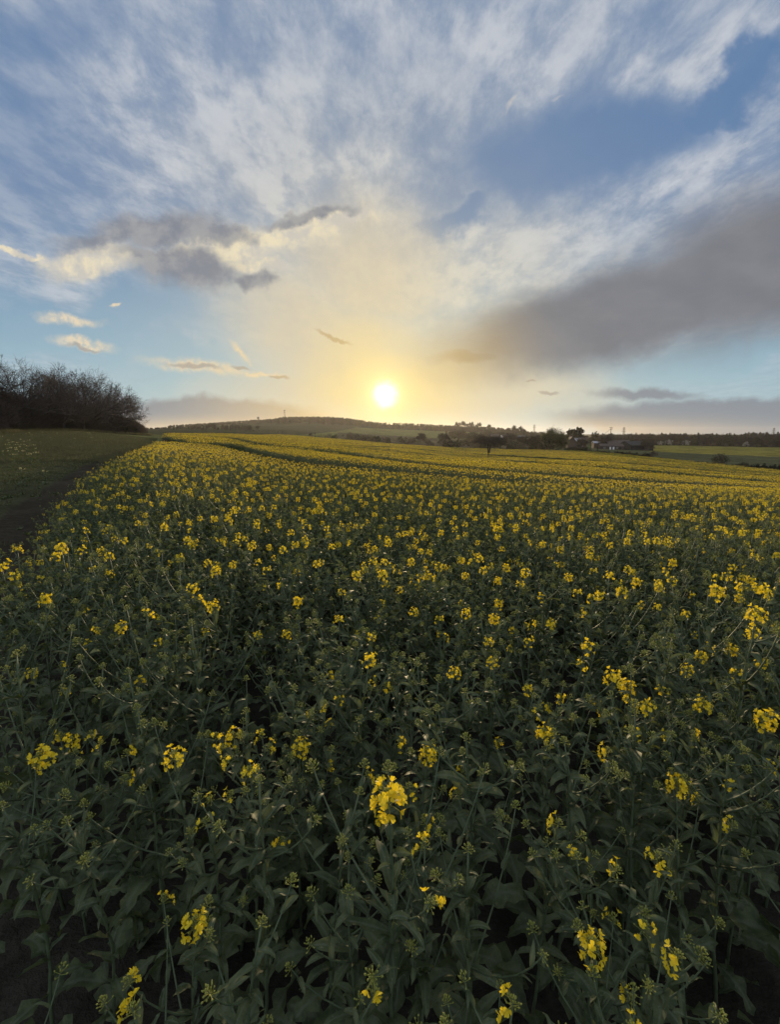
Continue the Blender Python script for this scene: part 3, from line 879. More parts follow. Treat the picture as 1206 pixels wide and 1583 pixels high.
lowsrc = [source('rapeseed_low_source', w.mesh('rapeseed_sparse_growth', [M_STEM, M_LEAF, M_PETAL, M_BUD])) for w in LOW]
n0 = len(srcs)
pts = []; rot = []; scl = []; idx = []
for x, y in zip(gx, gy):
    kd = kind_of(x, y + 3, rng.random()); vi = rng.choice(VAR[kd])
    pts.append((x, y, 0)); idx.append(vi + 1); scl.append(rng.uniform(.90, 1.06))
hx, hy = jgrid(-40, 50, 15, 42, .215)
ok = in_wedge(hx, hy, 90) & in_crop(hx, hy); hx, hy = hx[ok], hy[ok]
for x, y in zip(hx, hy):
    pts.append((x, y, 0)); idx.append(n0 + 1 + rng.choice([0, 1, 1, 2, 2, 3, 3, 4, 5])); scl.append(rng.uniform(.90, 1.08))
# far: patches of crop top
def patch(seed, nfl, S=1.7):
    r = random.Random(seed); w = MB()
    for i in range(260):
        c = Vector((r.uniform(-S/2, S/2), r.uniform(-S/2, S/2), r.uniform(.55, .93)))
        d = rdir(r, -20, 60); s_ = d.cross(UP).normalized(); L = r.uniform(.08, .16); hw = L * .30
        w.add([c, c + d * L * .5 - s_ * hw, c + d * L, c + d * L * .5 + s_ * hw], [(0, 1, 2, 3)], 1, .5)
    for i in range(nfl):
        c = Vector((r.uniform(-S/2, S/2), r.uniform(-S/2, S/2), r.uniform(.86, 1.0)))
        for j in range(3):
            o = rdir(r, -30, 60); q = c + o * .018
            a = o.orthogonal().normalized() * r.uniform(.018, .026); b = o.cross(a).normalized() * r.uniform(.018, .026)
            w.add([q - a, q - b, q + a, q + b], [(0, 1, 2, 3)], 2, 0)
        if i % 2 == 0: w.tube([c - UP * .3, c], .006, 3, 0, 0, False)
    return w
PATCH = [source('rapeseed_patch_source', patch(90 + i, (66, 52, 40, 28)[i]).mesh('rapeseed_patch_growth', [M_STEM, M_LEAF, M_PETAL, M_BUD])) for i in range(4)]
n1 = n0 + len(lowsrc)
fx, fy = jgrid(-75, 105, 40, 245, 1.45, .3)
ok = in_wedge(fx, fy, 110) & in_crop(fx, fy, .5); fx, fy = fx[ok], fy[ok]
for x, y in zip(fx, fy):
    pts.append((x, y, 0)); vg = 1.5 + 1.4 * math.sin(y * .16 + x * .045 + 1.5 * math.sin(x * .05 + y * .02)) + rng.uniform(-1, 1)
    idx.append(n1 + 1 + int(min(3, max(0, vg)))); scl.append(rng.uniform(.93, 1.07))
pts = np.array(pts); idx = np.array(idx); scl = np.array(scl)
td, tsg = tram_dist(pts[:, 0], pts[:, 1])
keep = (td > np.where(pts[:, 1] > 38, 1.5, np.where(pts[:, 1] > 20, .9, .4))) | (pts[:, 1] < 8)
scl = scl * np.where((tsg < 0) & (td < 6) & (pts[:, 1] > 12), 1 - .16 * (1 - td / 6), 1.0)
pts, idx, scl = pts[keep], idx[keep], scl[keep]
pts[:, 2] = ground(pts[:, 0], pts[:, 1])
# plants shorter along field edge by the track
ed = pts[:, 0] - crop_left(pts[:, 1]); scl *= np.clip(.72 + .28 * ed / 1.6, .72, 1.0)
# height and vigour drift across the field
scl *= 1 + .05 * np.sin(pts[:, 0] * .21 + np.sin(pts[:, 1] * .13)) * np.sin(pts[:, 1] * .17 + 1)
rot = np.zeros((len(pts), 3)); rot[:, 2] = nrng.uniform(0, 6.28, len(pts)); rot[:, :2] = nrng.uniform(-.10, .10, (len(pts), 2)) * (pts[:, 1:2] < 42)
print('CROP INSTANCES', len(pts), np.bincount(idx))
# leafy underside of the far crop: a sheet at two thirds height, sunk along the tramlines
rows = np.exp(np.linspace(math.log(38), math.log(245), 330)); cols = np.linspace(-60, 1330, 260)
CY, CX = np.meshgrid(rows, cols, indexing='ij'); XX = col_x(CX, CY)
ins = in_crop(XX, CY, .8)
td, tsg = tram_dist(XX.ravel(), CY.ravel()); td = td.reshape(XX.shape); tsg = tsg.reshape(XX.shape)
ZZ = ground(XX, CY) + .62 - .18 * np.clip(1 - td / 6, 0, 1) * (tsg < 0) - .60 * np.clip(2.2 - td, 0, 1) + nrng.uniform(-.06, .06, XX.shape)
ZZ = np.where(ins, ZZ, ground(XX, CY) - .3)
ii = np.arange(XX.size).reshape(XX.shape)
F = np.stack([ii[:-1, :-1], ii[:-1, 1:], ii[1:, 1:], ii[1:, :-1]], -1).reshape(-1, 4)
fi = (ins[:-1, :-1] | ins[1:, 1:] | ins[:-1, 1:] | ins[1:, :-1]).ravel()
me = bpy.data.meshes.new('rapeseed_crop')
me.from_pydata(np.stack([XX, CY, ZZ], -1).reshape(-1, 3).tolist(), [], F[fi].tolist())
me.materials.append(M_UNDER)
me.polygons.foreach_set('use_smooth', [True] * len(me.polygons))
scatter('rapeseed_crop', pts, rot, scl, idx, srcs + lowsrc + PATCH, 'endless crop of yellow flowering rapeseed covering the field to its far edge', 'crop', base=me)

# ---------------------------------------------------------------- trees, woods, hedges
M_BARK = simple('bark', (.050, .042, .034), (.085, .072, .058), 2.0, .9, .4)
M_TWIG = simple('twigs', (.060, .047, .038), (.105, .082, .065), .6, .9)
M_TWIGFAR = simple('far_twigs', (.052, .045, .032), (.088, .076, .050), .3, .9)
M_BUDGREEN = leafy('opening_leaves', (.10, .11, .03), (.17, .17, .05), .3, None, .6, .2)
M_DARKGREEN = leafy('evergreen_leaves', (.016, .024, .012), (.035, .046, .022), .1, None, .6, .2)
M_HEDGE = leafy('hedge_leaves', (.030, .034, .018), (.065, .066, .032), .12, None, .7, .2)
M_SCRUB = leafy('scrub_leaves', (.095, .080, .050), (.165, .140, .085), .15, None, .8, .15)
M_BLOSSOM = leafy('blossom', (.30, .28, .22), (.46, .43, .36), .2, None, .8, .15)
M_WOODGREEN = leafy('wood_leaves', (.050, .052, .024), (.095, .092, .042), .2, None, .7, .15)

def perp(d, rng, ang):
    a = d.orthogonal().normalized(); b = d.cross(a); t = rng.uniform(0, 6.283)
    return (d * math.cos(ang) + (a * math.cos(t) + b * math.sin(t)) * math.sin(ang)).normalized()

def bare_tree(seed, H, levels=5, trunk=.22, spread=1.0, twig_r=.018, limbs=6, lean=0.0, twigs=4, up=.25, kids=3, clear=0):
    """bare broadleaf: (trunk and limbs, twigs, twig tips)"""
    rng = random.Random(seed); big, tw, tips = MB(), MB(), []
    R0 = H * .034
    def grow(p, d, L, r, lv):
        n = 4 if lv <= 2 else 3; pts = [p.copy()]; q = p.copy(); dd = d.copy()
        for i in range(n):
            dd = perp(dd, rng, rng.uniform(.08, .38 if lv > 0 else .1)); dd = (dd + UP * up * .25).normalized()
            q = q + dd * (L / n); pts.append(q.copy())
        r1 = r * .62
        rad = [r + (r1 - r) * i / n for i in range(n + 1)]
        (big if lv <= 2 else tw).tube(pts, rad, [8, 6, 5, 4, 3, 3, 3][min(lv, 6)], 0, 0, lv < 1)
        if lv >= levels:
            tips.append(q.copy())
            for k in range(twigs):
                t = rng.choice(pts[1:]); d2 = perp(dd, rng, rng.uniform(.3, 1.1)); L2 = L * rng.uniform(.5, 1.0)
                m = t + d2 * L2 * .5; e = m + perp(d2, rng, .4) * L2 * .5
                tw.tube([t, m, e], [twig_r, twig_r * .8, twig_r * .5], 3, 0, 0, False); tips.append(e)
            return
        kid = limbs if lv == 0 else kids + (rng.random() < .4)
        for k in range(kid):
            ang = rng.uniform(.35, 1.05) * spread * (1.1 if lv == 0 else 1)
            d2 = perp(dd, rng, ang)
            if lv == 0:
                az = k * 6.283 / limbs + rng.uniform(-.4, .4); an = rng.uniform(.30, 1.15) * spread
                d2 = Vector((math.cos(az) * math.sin(an), math.sin(az) * math.sin(an), math.cos(an)))
            if d2.z < -.15: d2.z *= -.3; d2.normalize()
            j = n if (lv == 0 and k < 3) else rng.randint(2, n)
            grow(pts[j], d2, L * rng.uniform(.62, .88) if lv else H * rng.uniform(.24, .34), rad[j] * rng.uniform(.6, .8) if lv else r1 * .7, lv + 1)
        if lv > 0: grow(q, dd, L * .7, r1, lv + 1)
    grow(Vector((0, 0, -.3)), (UP + Vector((lean, 0, 0))).normalized(), H * trunk + .3, R0, 0)
    # scale so the topmost twig reaches H
    top = max(v.z for v in tw.v); f = H / top
    if clear:
        out = lambda v: math.hypot(v.x, v.y) > .06 * H
        zm = min(v.z for v in tw.v if out(v)) ; cz = clear * top
        for mb in (big, tw):
            mb.v = [Vector((v.x, v.y, cz + (v.z - zm) / (top - zm) * (top - cz))) if (out(v) or mb is tw) else v for v in mb.v]
    for mb in (big, tw): mb.v = [Vector((v.x * f, v.y * f, v.z * f if v.z > 0 else v.z)) for v in mb.v]
    return big, tw, [t * f for t in tips]

def leaf_quads(mb, c, s, rng, mi=0):
    d = rdir(rng, -90, 90); a = d.orthogonal().normalized(); b = d.cross(a)
    t = rng.uniform(0, 3.14); a, b = a * math.cos(t) + b * math.sin(t), b * math.cos(t) - a * math.sin(t)
    a = a * s; b = b * s * rng.uniform(.5, .9)
    mb.add([c - a, c - b, c + a * 1.1, c + b], [(0, 1, 2, 3)], mi, 0)

def foliage_cloud(seed, lobes, n, size, mi=0, gaps=.25, core=2):
    """many small leaves through the volume of uneven lobes; lobes = (x, y, z, rx, ry, rz)"""
    rng = random.Random(seed); mb = MB()
    subs = []
    for (x, y, z, a, b, c) in lobes:
        for k in range(9):
            d = rdir(rng, -60, 90); q = rng.uniform(.35, .95)
            subs.append((x + d.x * a * q, y + d.y * b * q, z + d.z * c * q, min(a, b, c) * rng.uniform(.22, .55)))
    for (x, y, z, a, b, c) in lobes: subs += [(x, y, z + c * .15, min(a, b, c) * .85)] * core
    for i in range(n):
        x, y, z, r = rng.choice(subs)
        d = rdir(rng, -90, 90); q = rng.random() ** .45 * r * (1 + gaps * rng.uniform(-1, 1))
        leaf_quads(mb, Vector((x, y, z)) + d * q, size * rng.uniform(.6, 1.3), rng, mi)
    return mb

def tree_thing(name, trunk, crown, mats, loc, rotz=0, label=None, cat='tree', group=None, scale=1.0):
    root = bpy.data.objects.new(name, None); C.objects.link(root)
    if trunk: link('trunk', trunk if isinstance(trunk, bpy.types.Mesh) else trunk.mesh('trunk', mats[0]), root)
    if crown: link('crown', crown if isinstance(crown, bpy.types.Mesh) else crown.mesh('crown', mats[1]), root)
    root.location = loc; root.rotation_euler.z = rotz
    root.scale = scale if isinstance(scale, tuple) else (scale,) * 3
    return prop(root, label, cat, group)

def copy_thing(src, loc, rotz, scale, label=None, group=None):
    r = src.copy(); C.objects.link(r)
    for ch in src.children:
        c = ch.copy(); C.objects.link(c); c.parent = r
    r.location = loc; r.rotation_euler.z = rotz; r.scale = scale if isinstance(scale, tuple) else (scale,) * 3
    if label: r['label'] = label
    if group: r['group'] = group
    return r

def top_h(px, row, Y): 
    """height above the land that reaches view row 'row'"""
    return EYE + (668 - row) * Y / 711.0 - gz(col_x(px, Y), Y)

# -- the bare oaks along the edge of the wood
oaks = []
for i, (sd, lim, sp_) in enumerate([(3, 7, 1.0), (7, 6, 1.1), (19, 7, .95)]):
    b, t, _ = bare_tree(sd, 12.0, 5, .22, sp_ * 1.12, .017, lim, 0, 3, .14, 2)
    oaks.append((b.mesh('trunk', M_BARK), t.mesh('crown', M_TWIG)))
print('OAK FACES', [len(o[1].polygons) for o in oaks])
OAK = [(-32, 70, 548, 'bare oak cut by the left edge of the photo at the end of the wood'),
       (14, 74, 549, 'tallest bare oak of the wood with its crown at the left edge'),
       (44, 80, 558, 'bare oak just right of the tallest one, its crown sinking into it'),
       (76, 86, 566, 'wide bare oak with knotted limbs and sky showing through, third from the left'),
       (97, 90, 569, 'bare oak in the middle of the wood edge leaning on its wide neighbour'),
       (128, 96, 570, 'bare oak with fine upright twigs, highest of those right of the middle'),
       (149, 101, 577, 'bare oak with one straight dark trunk, right of the fine-twigged one'),
       (169, 107, 596, 'lower bare oak between the straight-trunked oak and the end of the wood'),
       (178, 112, 606, 'small round bare tree next to last at the right end of the wood'),
       (191, 116, 620, 'last tree at the right end of the wood with drooping twigs over the field')]
rng = random.Random(8)
for i, (px, Y, row, lb) in enumerate(OAK):
    h = top_h(px, row - 4, Y); p = spot(px, Y); me = oaks[[0, 2, 1, 0, 1, 2, 1, 0, 2, 1][i]]
    w_ = .90
    tree_thing('oak_tree', me[0], me[1], None, p, [0.2, 2.2, 4.0, 1.1, 5.3, .7, 3.1, 2.0, 1.4, .5][i], lb, 'tree', 'bare oaks along the edge of the wood',
               (h / 12 * w_, h / 12 * w_, h / 12))

# -- sources for woods and undergrowth
def shrub(seed, H, mi_twig=0, n=260, r=.02):
    rng = random.Random(seed); mb = MB()
    for i in range(9):
        az = rng.uniform(0, 6.28); d = rdir(rng, 45, 85, az); p = Vector((rng.uniform(-.4, .4), rng.uniform(-.4, .4), 0)); q = p + d * H * .5
        mb.tube([p, q, q + perp(d, rng, .4) * H * .35], [.05, .035, .02], 3, mi_twig, 0, False)
    for i in range(n):
        d = rdir(rng, 5, 90); c = Vector((0, 0, H * .22)) + Vector((d.x * .62, d.y * .62, d.z * .72)) * H * rng.uniform(.15, 1.0) ** .6
        e = c + perp((d + UP * .5).normalized(), rng, .6) * H * rng.uniform(.10, .22)
        mb.tube([c, (c + e) / 2 + rdir(rng, -90, 90) * H * .015, e], [r, r * .7, r * .4], 3, mi_twig, 0, False)
    return mb
wsrc = []
for sd in (5, 9):
    b, t, _ = bare_tree(sd, 10.0, 4, .25, .9, .035, 6, 0, 6, .3)
    w = MB(); w.join(b, mimap=[0]); w.join(t, mimap=[1]); wsrc.append(source('bare_tree_source', w.mesh('bare_tree_growth', [M_BARK, M_TWIG])))
for sd in (31, 32): wsrc.append(source('shrub_source', shrub(sd, 4.0, 0, 900, .022).mesh('shrub_growth', [M_TWIG])))
wsrc.append(source('shrub_source', (lambda m: m)(foliage_cloud(33, [(0, 0, 1.6, 1.9, 1.9, 1.5)], 900, .13)).mesh('shrub_growth', [M_HEDGE])))
P_, R_, S_, I_ = [], [], [], []
def sc(px, Y, s, i, rx=0):
    p = spot(px, Y); P_.append((p.x, p.y, p.z - .05)); R_.append((0, 0, rng.uniform(0, 6.28))); S_.append(s); I_.append(i)
for k in range(110):      # depth of the wood behind the front oaks
    px = rng.uniform(-160, 196); Y0 = np.interp(px, [-160, 0, 215], [58, 76, 121]); Y = Y0 + rng.uniform(3, 55)
    row = np.interp(px, [-160, 0, 40, 100, 150, 175, 196], [596, 606, 612, 618, 628, 640, 652]) + rng.uniform(-4, 18)
    sc(px, Y, top_h(px, row, Y) / 10, rng.choice([1, 2]))
scatter('wood_interior', P_, R_, S_, I_, wsrc, 'mass of bare trunks and twigs filling the wood behind its edge oaks', 'wood')
P_, R_, S_, I_ = [], [], [], []
for k in range(360):      # brown undergrowth filling the foot of the wood
    px = rng.uniform(-160, 222); Y0 = np.interp(px, [-160, 0, 222], [55, 72, 118]); Y = Y0 + rng.uniform(-1, 16) * (1 if px < 190 else .4)
    hm = np.interp(px, [-160, 0, 60, 120, 170, 205, 222], [7.8, 7.4, 6.6, 5.8, 5.0, 4.2, 2.2])
    sc(px, Y, hm * rng.uniform(.45, 1.0) / 4, rng.choice([3, 4]))
for k in range(150):
    px = rng.uniform(-160, 222); Y = np.interp(px, [-160, 0, 222], [54, 70.5, 116]) + rng.uniform(-1.5, 2)
    sc(px, Y, rng.uniform(.25, .75), rng.choice([3, 5, 4]))
scatter('wood_undergrowth', P_, R_, S_, I_, wsrc, 'brown tangle of leafless scrub along the foot of the wood', 'undergrowth')

# -- the lone tree standing in the crop
b, t, _ = bare_tree(23, 6.6, 5, .42, 1.3, .022, 8, .02, 5, .15, 3, .40)
p = spot(757, 124)
M_DARKTWIG = simple('dark_twigs', (.042, .036, .027), (.072, .060, .045), 1.0, .9)
tree_thing('field_tree', b, t, [M_DARKTWIG, M_DARKTWIG], p, 1.0, 'lone dark tree with flat round bare crown standing in the middle of the crop', 'tree', None,
           (.95, .95, top_h(757, 671, 124) / 6.6))
# -- the spreading tree in young leaf, and its dark evergreen neighbour
h = top_h(855, 656, 176)
b, t, tips = bare_tree(29, h, 5, .2, 1.15, .03, 7, 0, 3, .25)
rng2 = random.Random(4)
for q in tips:
    if rng2.random() < (.9 if q.z < h * .75 else .35):
        for k in range(2): leaf_quads(t, q + rdir(rng2, -90, 90) * rng2.uniform(.05, .4), rng2.uniform(.07, .14), rng2, 1)
root = tree_thing('spreading_tree', b, None, [M_BARK], spot(857, 176), 2.0, 'spreading tree coming into olive leaf at the far edge of the crop', 'tree', None, (.92, .92, 1))
link('crown', t.mesh('crown', [M_TWIG, M_BUDGREEN]), root)
def lobed_tree(name, px, Y, row, half_w, lobes_n, seed, mat, label, cat='tree', group=None, size=.3, n=3500, low=.15, mats2=None):
    h = top_h(px, row, Y); r = random.Random(seed); lobes = []
    for k in range(lobes_n):
        t = (k + .5) / lobes_n * 2 - 1; x = t * half_w * .8
        for j in range(3):
            q = half_w * .55 * (1, .95, .62)[j]
            lobes.append((x * (1, .9, .75)[j], r.uniform(-.3, .3) * half_w, h * (.20 + .27 * j - .06 * t * t) + r.uniform(-.03, .03) * h, q, q, h * .2))
    mb = foliage_cloud(seed, lobes, n, size, core=9)
    tr = MB(); tr.tube([(0, 0, -.3), (.1, 0, h * .3), (0, .1, h * .6)], [h * .035, h * .028, h * .012], 6)
    for k in range(4): 
        d = rdir(r, 25, 60); tr.tube([(0, 0, h * .3), tuple(Vector((0, 0, h * .3)) + d * h * .3)], [h * .016, h * .006], 4)
    return tree_thing(name, tr, mb, [M_BARK, mat], spot(px, Y), 0, label, cat, group)
lobed_tree('evergreen_tree', 882, 318, 660, 3.6, 3, 51, M_DARKGREEN, 'dark evergreen with a jagged top above the farm cottage, left one of the pair', size=.42, n=4500)
lobed_tree('evergreen_tree', 895, 322, 658, 5.4, 4, 52, M_DARKGREEN, 'broad dark evergreen behind the cottage, right one of the pair', size=.44, n=6000)
lobed_tree('round_tree', 921, 330, 665, 3.6, 3, 53, M_WOODGREEN, 'low round tree behind the farmyard left of the leaning pole', size=.34, n=1500)

# -- five trees that stand clear on the ridge, and others on the skyline
b, t, _ = bare_tree(41, 12, 4, .3, .9, .10, 6, 0, 7, .3)
ridge_src = None
for i, (px, row, w_, lb) in enumerate([(708, 651, .9, 'leftmost of the row of small trees standing clear on the ridge'), (719, 650, 1.1, 'tallest tree in the row standing clear on the ridge'),
        (729, 651, .8, 'thin tree on the ridge just right of the tallest one'), (739, 652, .85, 'last tree of the row standing clear on the ridge'),
        (755, 655, 1.0, 'low tree on the skyline between the ridge row and the lone rounded tree'), (802, 656, 1.15, 'lone rounded tree on the skyline above the valley houses'),
        (790, 660, 1.3, 'wide dark tree on the skyline just left of the lone rounded one')]):
    Y = 1000 if px < 770 else 700; hh = max(7, top_h(px, row, Y)); s = (hh / 12 * w_, hh / 12 * w_, hh / 12)
    if ridge_src is None: ridge_src = tree_thing('ridge_tree', b, t, [M_BARK, M_TWIGFAR], spot(px, Y), 0, lb, 'tree', 'trees standing clear on the skyline', s)
    else: copy_thing(ridge_src, spot(px, Y), i * 1.3, s, lb)

# -- woods far off: one mass each
fsrc = []
for sd in (61, 62): 
    b, t, _ = bare_tree(sd, 10, 3, .3, .8, .10, 6, 0, 8, .3); w = MB(); w.join(b, mimap=[0]); w.join(t, mimap=[1])
    w.join(foliage_cloud(sd, [(0, 0, 6, 3, 3, 3.4), (0, 0, 2, 3.4, 3.4, 2.4)], 800, .36), mimap=[1]); fsrc.append(source('far_tree_source', w.mesh('far_tree_growth', [M_BARK, M_TWIGFAR])))
for sd, mt in ((63, M_WOODGREEN), (64, M_HEDGE), (65, M_DARKGREEN)):
    w = foliage_cloud(sd, [(0, 0, 4.6, 2.8, 2.8, 4.8), (1, .5, 6.3, 2, 2, 3), (0, 0, 1.5, 3.2, 3.2, 2)], 800, .40); w.tube([(0, 0, -.5), (0, 0, 5)], [.35, .2], 5, 0)
    fsrc.append(source('far_tree_source', w.mesh('far_tree_growth', [mt])))
fsrc.append(source('far_tree_source', foliage_cloud(66, [(0, 0, 4.6, 4.2, 4.2, 4.6)], 800, .42).mesh('far_tree_growth', [M_BLOSSOM])))
fsrc.append(source('far_tree_source', foliage_cloud(67, [(0, 0, 4.6, 4.4, 4.4, 4.6)], 900, .42).mesh('far_tree_growth', [M_SCRUB])))
P_, R_, S_, I_ = [], [], [], []
for k in range(1500):     # ridge wood
    px = rng.uniform(262, 850); t = rng.random(); Y = 880 + 340 * t if px < 780 else 760 + 300 * t
    if px > 575 and rng.random() < .3: Y = rng.uniform(820, 930)
    row = np.interp(px, [262, 330, 400, 440, 500, 530, 560, 600, 650, 700, 740, 790, 850], [659, 654, 650, 644, 643.5, 645, 649, 655, 656.5, 657, 659, 664, 668]) + rng.uniform(-.6, 3.5)
    h = top_h(px, row, Y)
    if h < 3.5: h = rng.uniform(3.5, 6)
    sc(px, Y, h / 10, rng.choice([1, 2, 1, 3, 4, 5]))
scatter('ridge_wood', P_, R_, S_, I_, fsrc, 'long dark wood covering the low ridge under the sun', 'wood')
P_, R_, S_, I_ = [], [], [], []
for k in range(620):      # woods beyond the far yellow field
    px = rng.uniform(915, 1420); Y = 505 + 170 * rng.random() ** 1.4
    row = 669.5 + rng.uniform(-1.2, 7) - (1.5 if px > 1150 else 0)
    sc(px, Y, max(4, top_h(px, row, Y)) / 10, rng.choice([1, 2, 1, 2, 4, 3]))
for k in range(150):      # behind the farm and the valley
    px = rng.uniform(690, 960); Y = rng.uniform(480, 640); row = np.interp(px, [690, 800, 850, 960], [664, 668, 672, 671]) + rng.uniform(-1, 6)
    sc(px, Y, max(4, top_h(px, row, Y)) / 10, rng.choice([1, 2, 1, 4, 3]))
scatter('far_wood', P_, R_, S_, I_, fsrc, 'dark bare wood running behind the far yellow field and the farm', 'wood')
P_, R_, S_, I_ = [], [], [], []
for k in range(90):       # hedgerow at left, below the ridge
    px = rng.uniform(226, 400); Y = rng.uniform(505, 540); row = np.interp(px, [226, 268, 300, 330, 400], [661.5, 657, 657, 654.5, 657]) + rng.uniform(-.5, 3)
    sc(px, Y, max(2.5, top_h(px, row, Y)) / 10, rng.choice([1, 2, 1, 4]))
for k in range(60):
    px = rng.uniform(266, 388); Y = rng.uniform(395, 420); row = 660.5 + rng.uniform(-2, 3)
    sc(px, Y, max(1.8, top_h(px, row, Y)) / 10, rng.choice([1, 2, 4, 4]))
for k in range(80):       # hedge lines between the hill fields
    px = rng.uniform(300, 640); Y = 330 + (px - 300) * .05 + rng.uniform(-2, 2)
    sc(px, Y, rng.uniform(.08, .16), 4)
scatter('hedgerow', P_, R_, S_, I_, fsrc, 'dark hedgerow of bare trees and thorn below the left end of the ridge', 'hedgerow')

# -- bushes in the valley beyond the crop, each a thing
def bush_proto(seed, mat, n=650, H=4.0, W_=2.8, size=.20):
    mb = foliage_cloud(seed, [(0, 0, H * .45, W_, W_, H * .48), (W_ * .4, 0, H * .4, W_ * .6, W_ * .6, H * .36)], n, size)
    st = MB(); r = random.Random(seed)
    for k in range(5):
        d = rdir(r, 50, 85); st.tube([(d.x * .2, d.y * .2, -.1), tuple(d * H * .55)], [.09, .03], 4)
    return st.mesh('stems', M_BARK), mb.mesh('crown', mat)
BP = [bush_proto(71, M_SCRUB), bush_proto(72, M_SCRUB), bush_proto(73, M_HEDGE), bush_proto(74, M_BLOSSOM), bush_proto(75, M_WOODGREEN)]
BL = [('round pale brown bush among the scrub in the valley beyond the crop', 'pale brown bushes in the valley scrub'),
      ('round pale brown bush among the scrub in the valley beyond the crop', 'pale brown bushes in the valley scrub'),
      ('dark bush among the scrub in the valley beyond the crop', 'dark bushes in the valley scrub'),
      ('whitish blossoming bush in front of the far wood on the right', 'blossoming bushes before the far wood'),
      ('olive green bush among the scrub in the valley beyond the crop', 'olive bushes in the valley scrub')]
proto = {}
def bush(k, px, Y, row, wide=1.0, label=None, group=None, name='bush'):
    h = max(1.2, top_h(px, row, Y)); s = (h / 4 * wide, h / 4 * wide, h / 4); p = spot(px, Y)
    lb, gp = (label, group) if label else BL[k]
    if k not in proto:
        r = bpy.data.objects.new(name, None); C.objects.link(r)
        link('stems', BP[k][0], r); link('crown', BP[k][1], r); proto[k] = r
        r.location = p; r.rotation_euler.z = rng.uniform(0, 6.28); r.scale = s
    else: r = copy_thing(proto[k], p, rng.uniform(0, 6.28), s)
    if 'group' in r: del r['group']
    r.name = name
    return prop(r, lb, 'bush', gp)
for i in range(120):
    px = rng.uniform(468, 850); far = crop_far(px); Y = far + 8 + rng.random() ** 1.5 * (130 if px > 540 else 60)
    base_row = 668 - 711 * (gz(col_x(px, Y), Y) - EYE) / Y
    h_m = rng.uniform(1.6, 4.4) * np.interp(px, [468, 540, 600], [.5, .8, 1.0])
    if px > 690 : h_m *= rng.uniform(.9, 1.5)
    bush(rng.choice([0, 1, 2, 0, 1, 2, 4]), px, Y, base_row - h_m * 711 / Y, rng.uniform(.9, 1.5))
for i, (px, row) in enumerate([(1010, 680), (1023, 681), (1036, 679), (1052, 681), (1063, 680), (1088, 683), (1105, 684), (1125, 684), (1143, 685), (1156, 682), (1174, 685), (1196, 686)]):
    Y = 496 + (i % 3) * 2; bush(3 if i in (1, 2, 4, 9) else 1, px, Y, row, 1.3, None if i in (1, 2, 4, 9) else 'pale brown bush in front of the far wood on the right',
         None if i in (1, 2, 4, 9) else 'pale brown bushes before the far wood')
# bare trees within the scrub
b, t, _ = bare_tree(77, 8, 4, .22, 1.0, .06, 6, 0, 8, .3)
vt = None
for i, (px, Y, row) in enumerate([(690, 262, 668), (775, 232, 671), (788, 240, 668), (742, 250, 669), (812, 225, 672), (828, 215, 670), (650, 280, 668), (905, 262, 676), (938, 320, 671), (1000, 290, 676)]):
    h = top_h(px, row, Y); s = (h / 8 * 1.1, h / 8 * 1.1, h / 8)
    lb = 'bare brown tree rising out of the scrub between the crop and the houses'
    if px > 860: lb = 'bare grey tree standing close to the farm buildings'
    if vt is None: vt = tree_thing('bare_tree', b, t, [M_BARK, M_TWIGFAR], spot(px, Y), 0, lb, 'tree', 'bare trees in the valley scrub', s)
    else: copy_thing(vt, spot(px, Y), i * 1.7, s, lb, 'bare trees by the farm' if px > 860 else None)

# -- hedge mounds and bushes along the far right edge of the crop
def hedge(pts_px, hgt, wid, seed, label, mat=M_HEDGE):
    r = random.Random(seed); base = spot(*pts_px[0]); lobes = []
    for (a, b) in zip(pts_px[:-1], pts_px[1:]):
        n = 5
        for k in range(n):
            t = k / n; px = a[0] + (b[0] - a[0]) * t; Y = a[1] + (b[1] - a[1]) * t; p = spot(px, Y) - base
            hh = (hgt[0] + (hgt[1] - hgt[0]) * r.random())
            lobes.append((p.x, p.y, p.z + hh * .42, wid, wid, hh * .55))
    mb = foliage_cloud(seed, lobes, 420 * len(lobes), .13)
    st = MB()
    for L in lobes: st.tube([(L[0], L[1], L[2] - L[5]), (L[0] + .1, L[1], L[2] + L[5] * .6)], [.06, .02], 4)
    root = bpy.data.objects.new('hedge', None); C.objects.link(root); root.location = base
    link('foliage', mb.mesh('foliage', mat), root); link('stems', st.mesh('stems', M_BARK), root)
    return prop(root, label, 'hedge')
hedge([(880, 158), (895, 155), (912, 153)], (1.6, 2.5), 1.4, 81, 'dark humped hedge at the far crop edge below the cottage', M_DARKGREEN)
hedge([(912, 152), (935, 146), (952, 142)], (1.0, 1.3), 1.1, 82, 'low strip of dark hedge between the two humped ones', M_DARKGREEN)
hedge([(955, 142), (975, 138), (998, 133), (1010, 131)], (1.3, 2.0), 1.4, 83, 'long humped hedge at the far crop edge below the black barn', M_HEDGE)
hedge([(1018, 129), (1060, 121), (1100, 115), (1150, 108), (1206, 101), (1260, 97)], (.9, 1.1), .6, 84, 'thin low dark hedge line closing the crop on the right', M_HEDGE)
hedge([(1172, 108), (1200, 105), (1235, 102)], (1.4, 1.9), 1.2, 85, 'dark hedge clump running out of the right edge of the photo', M_DARKGREEN)
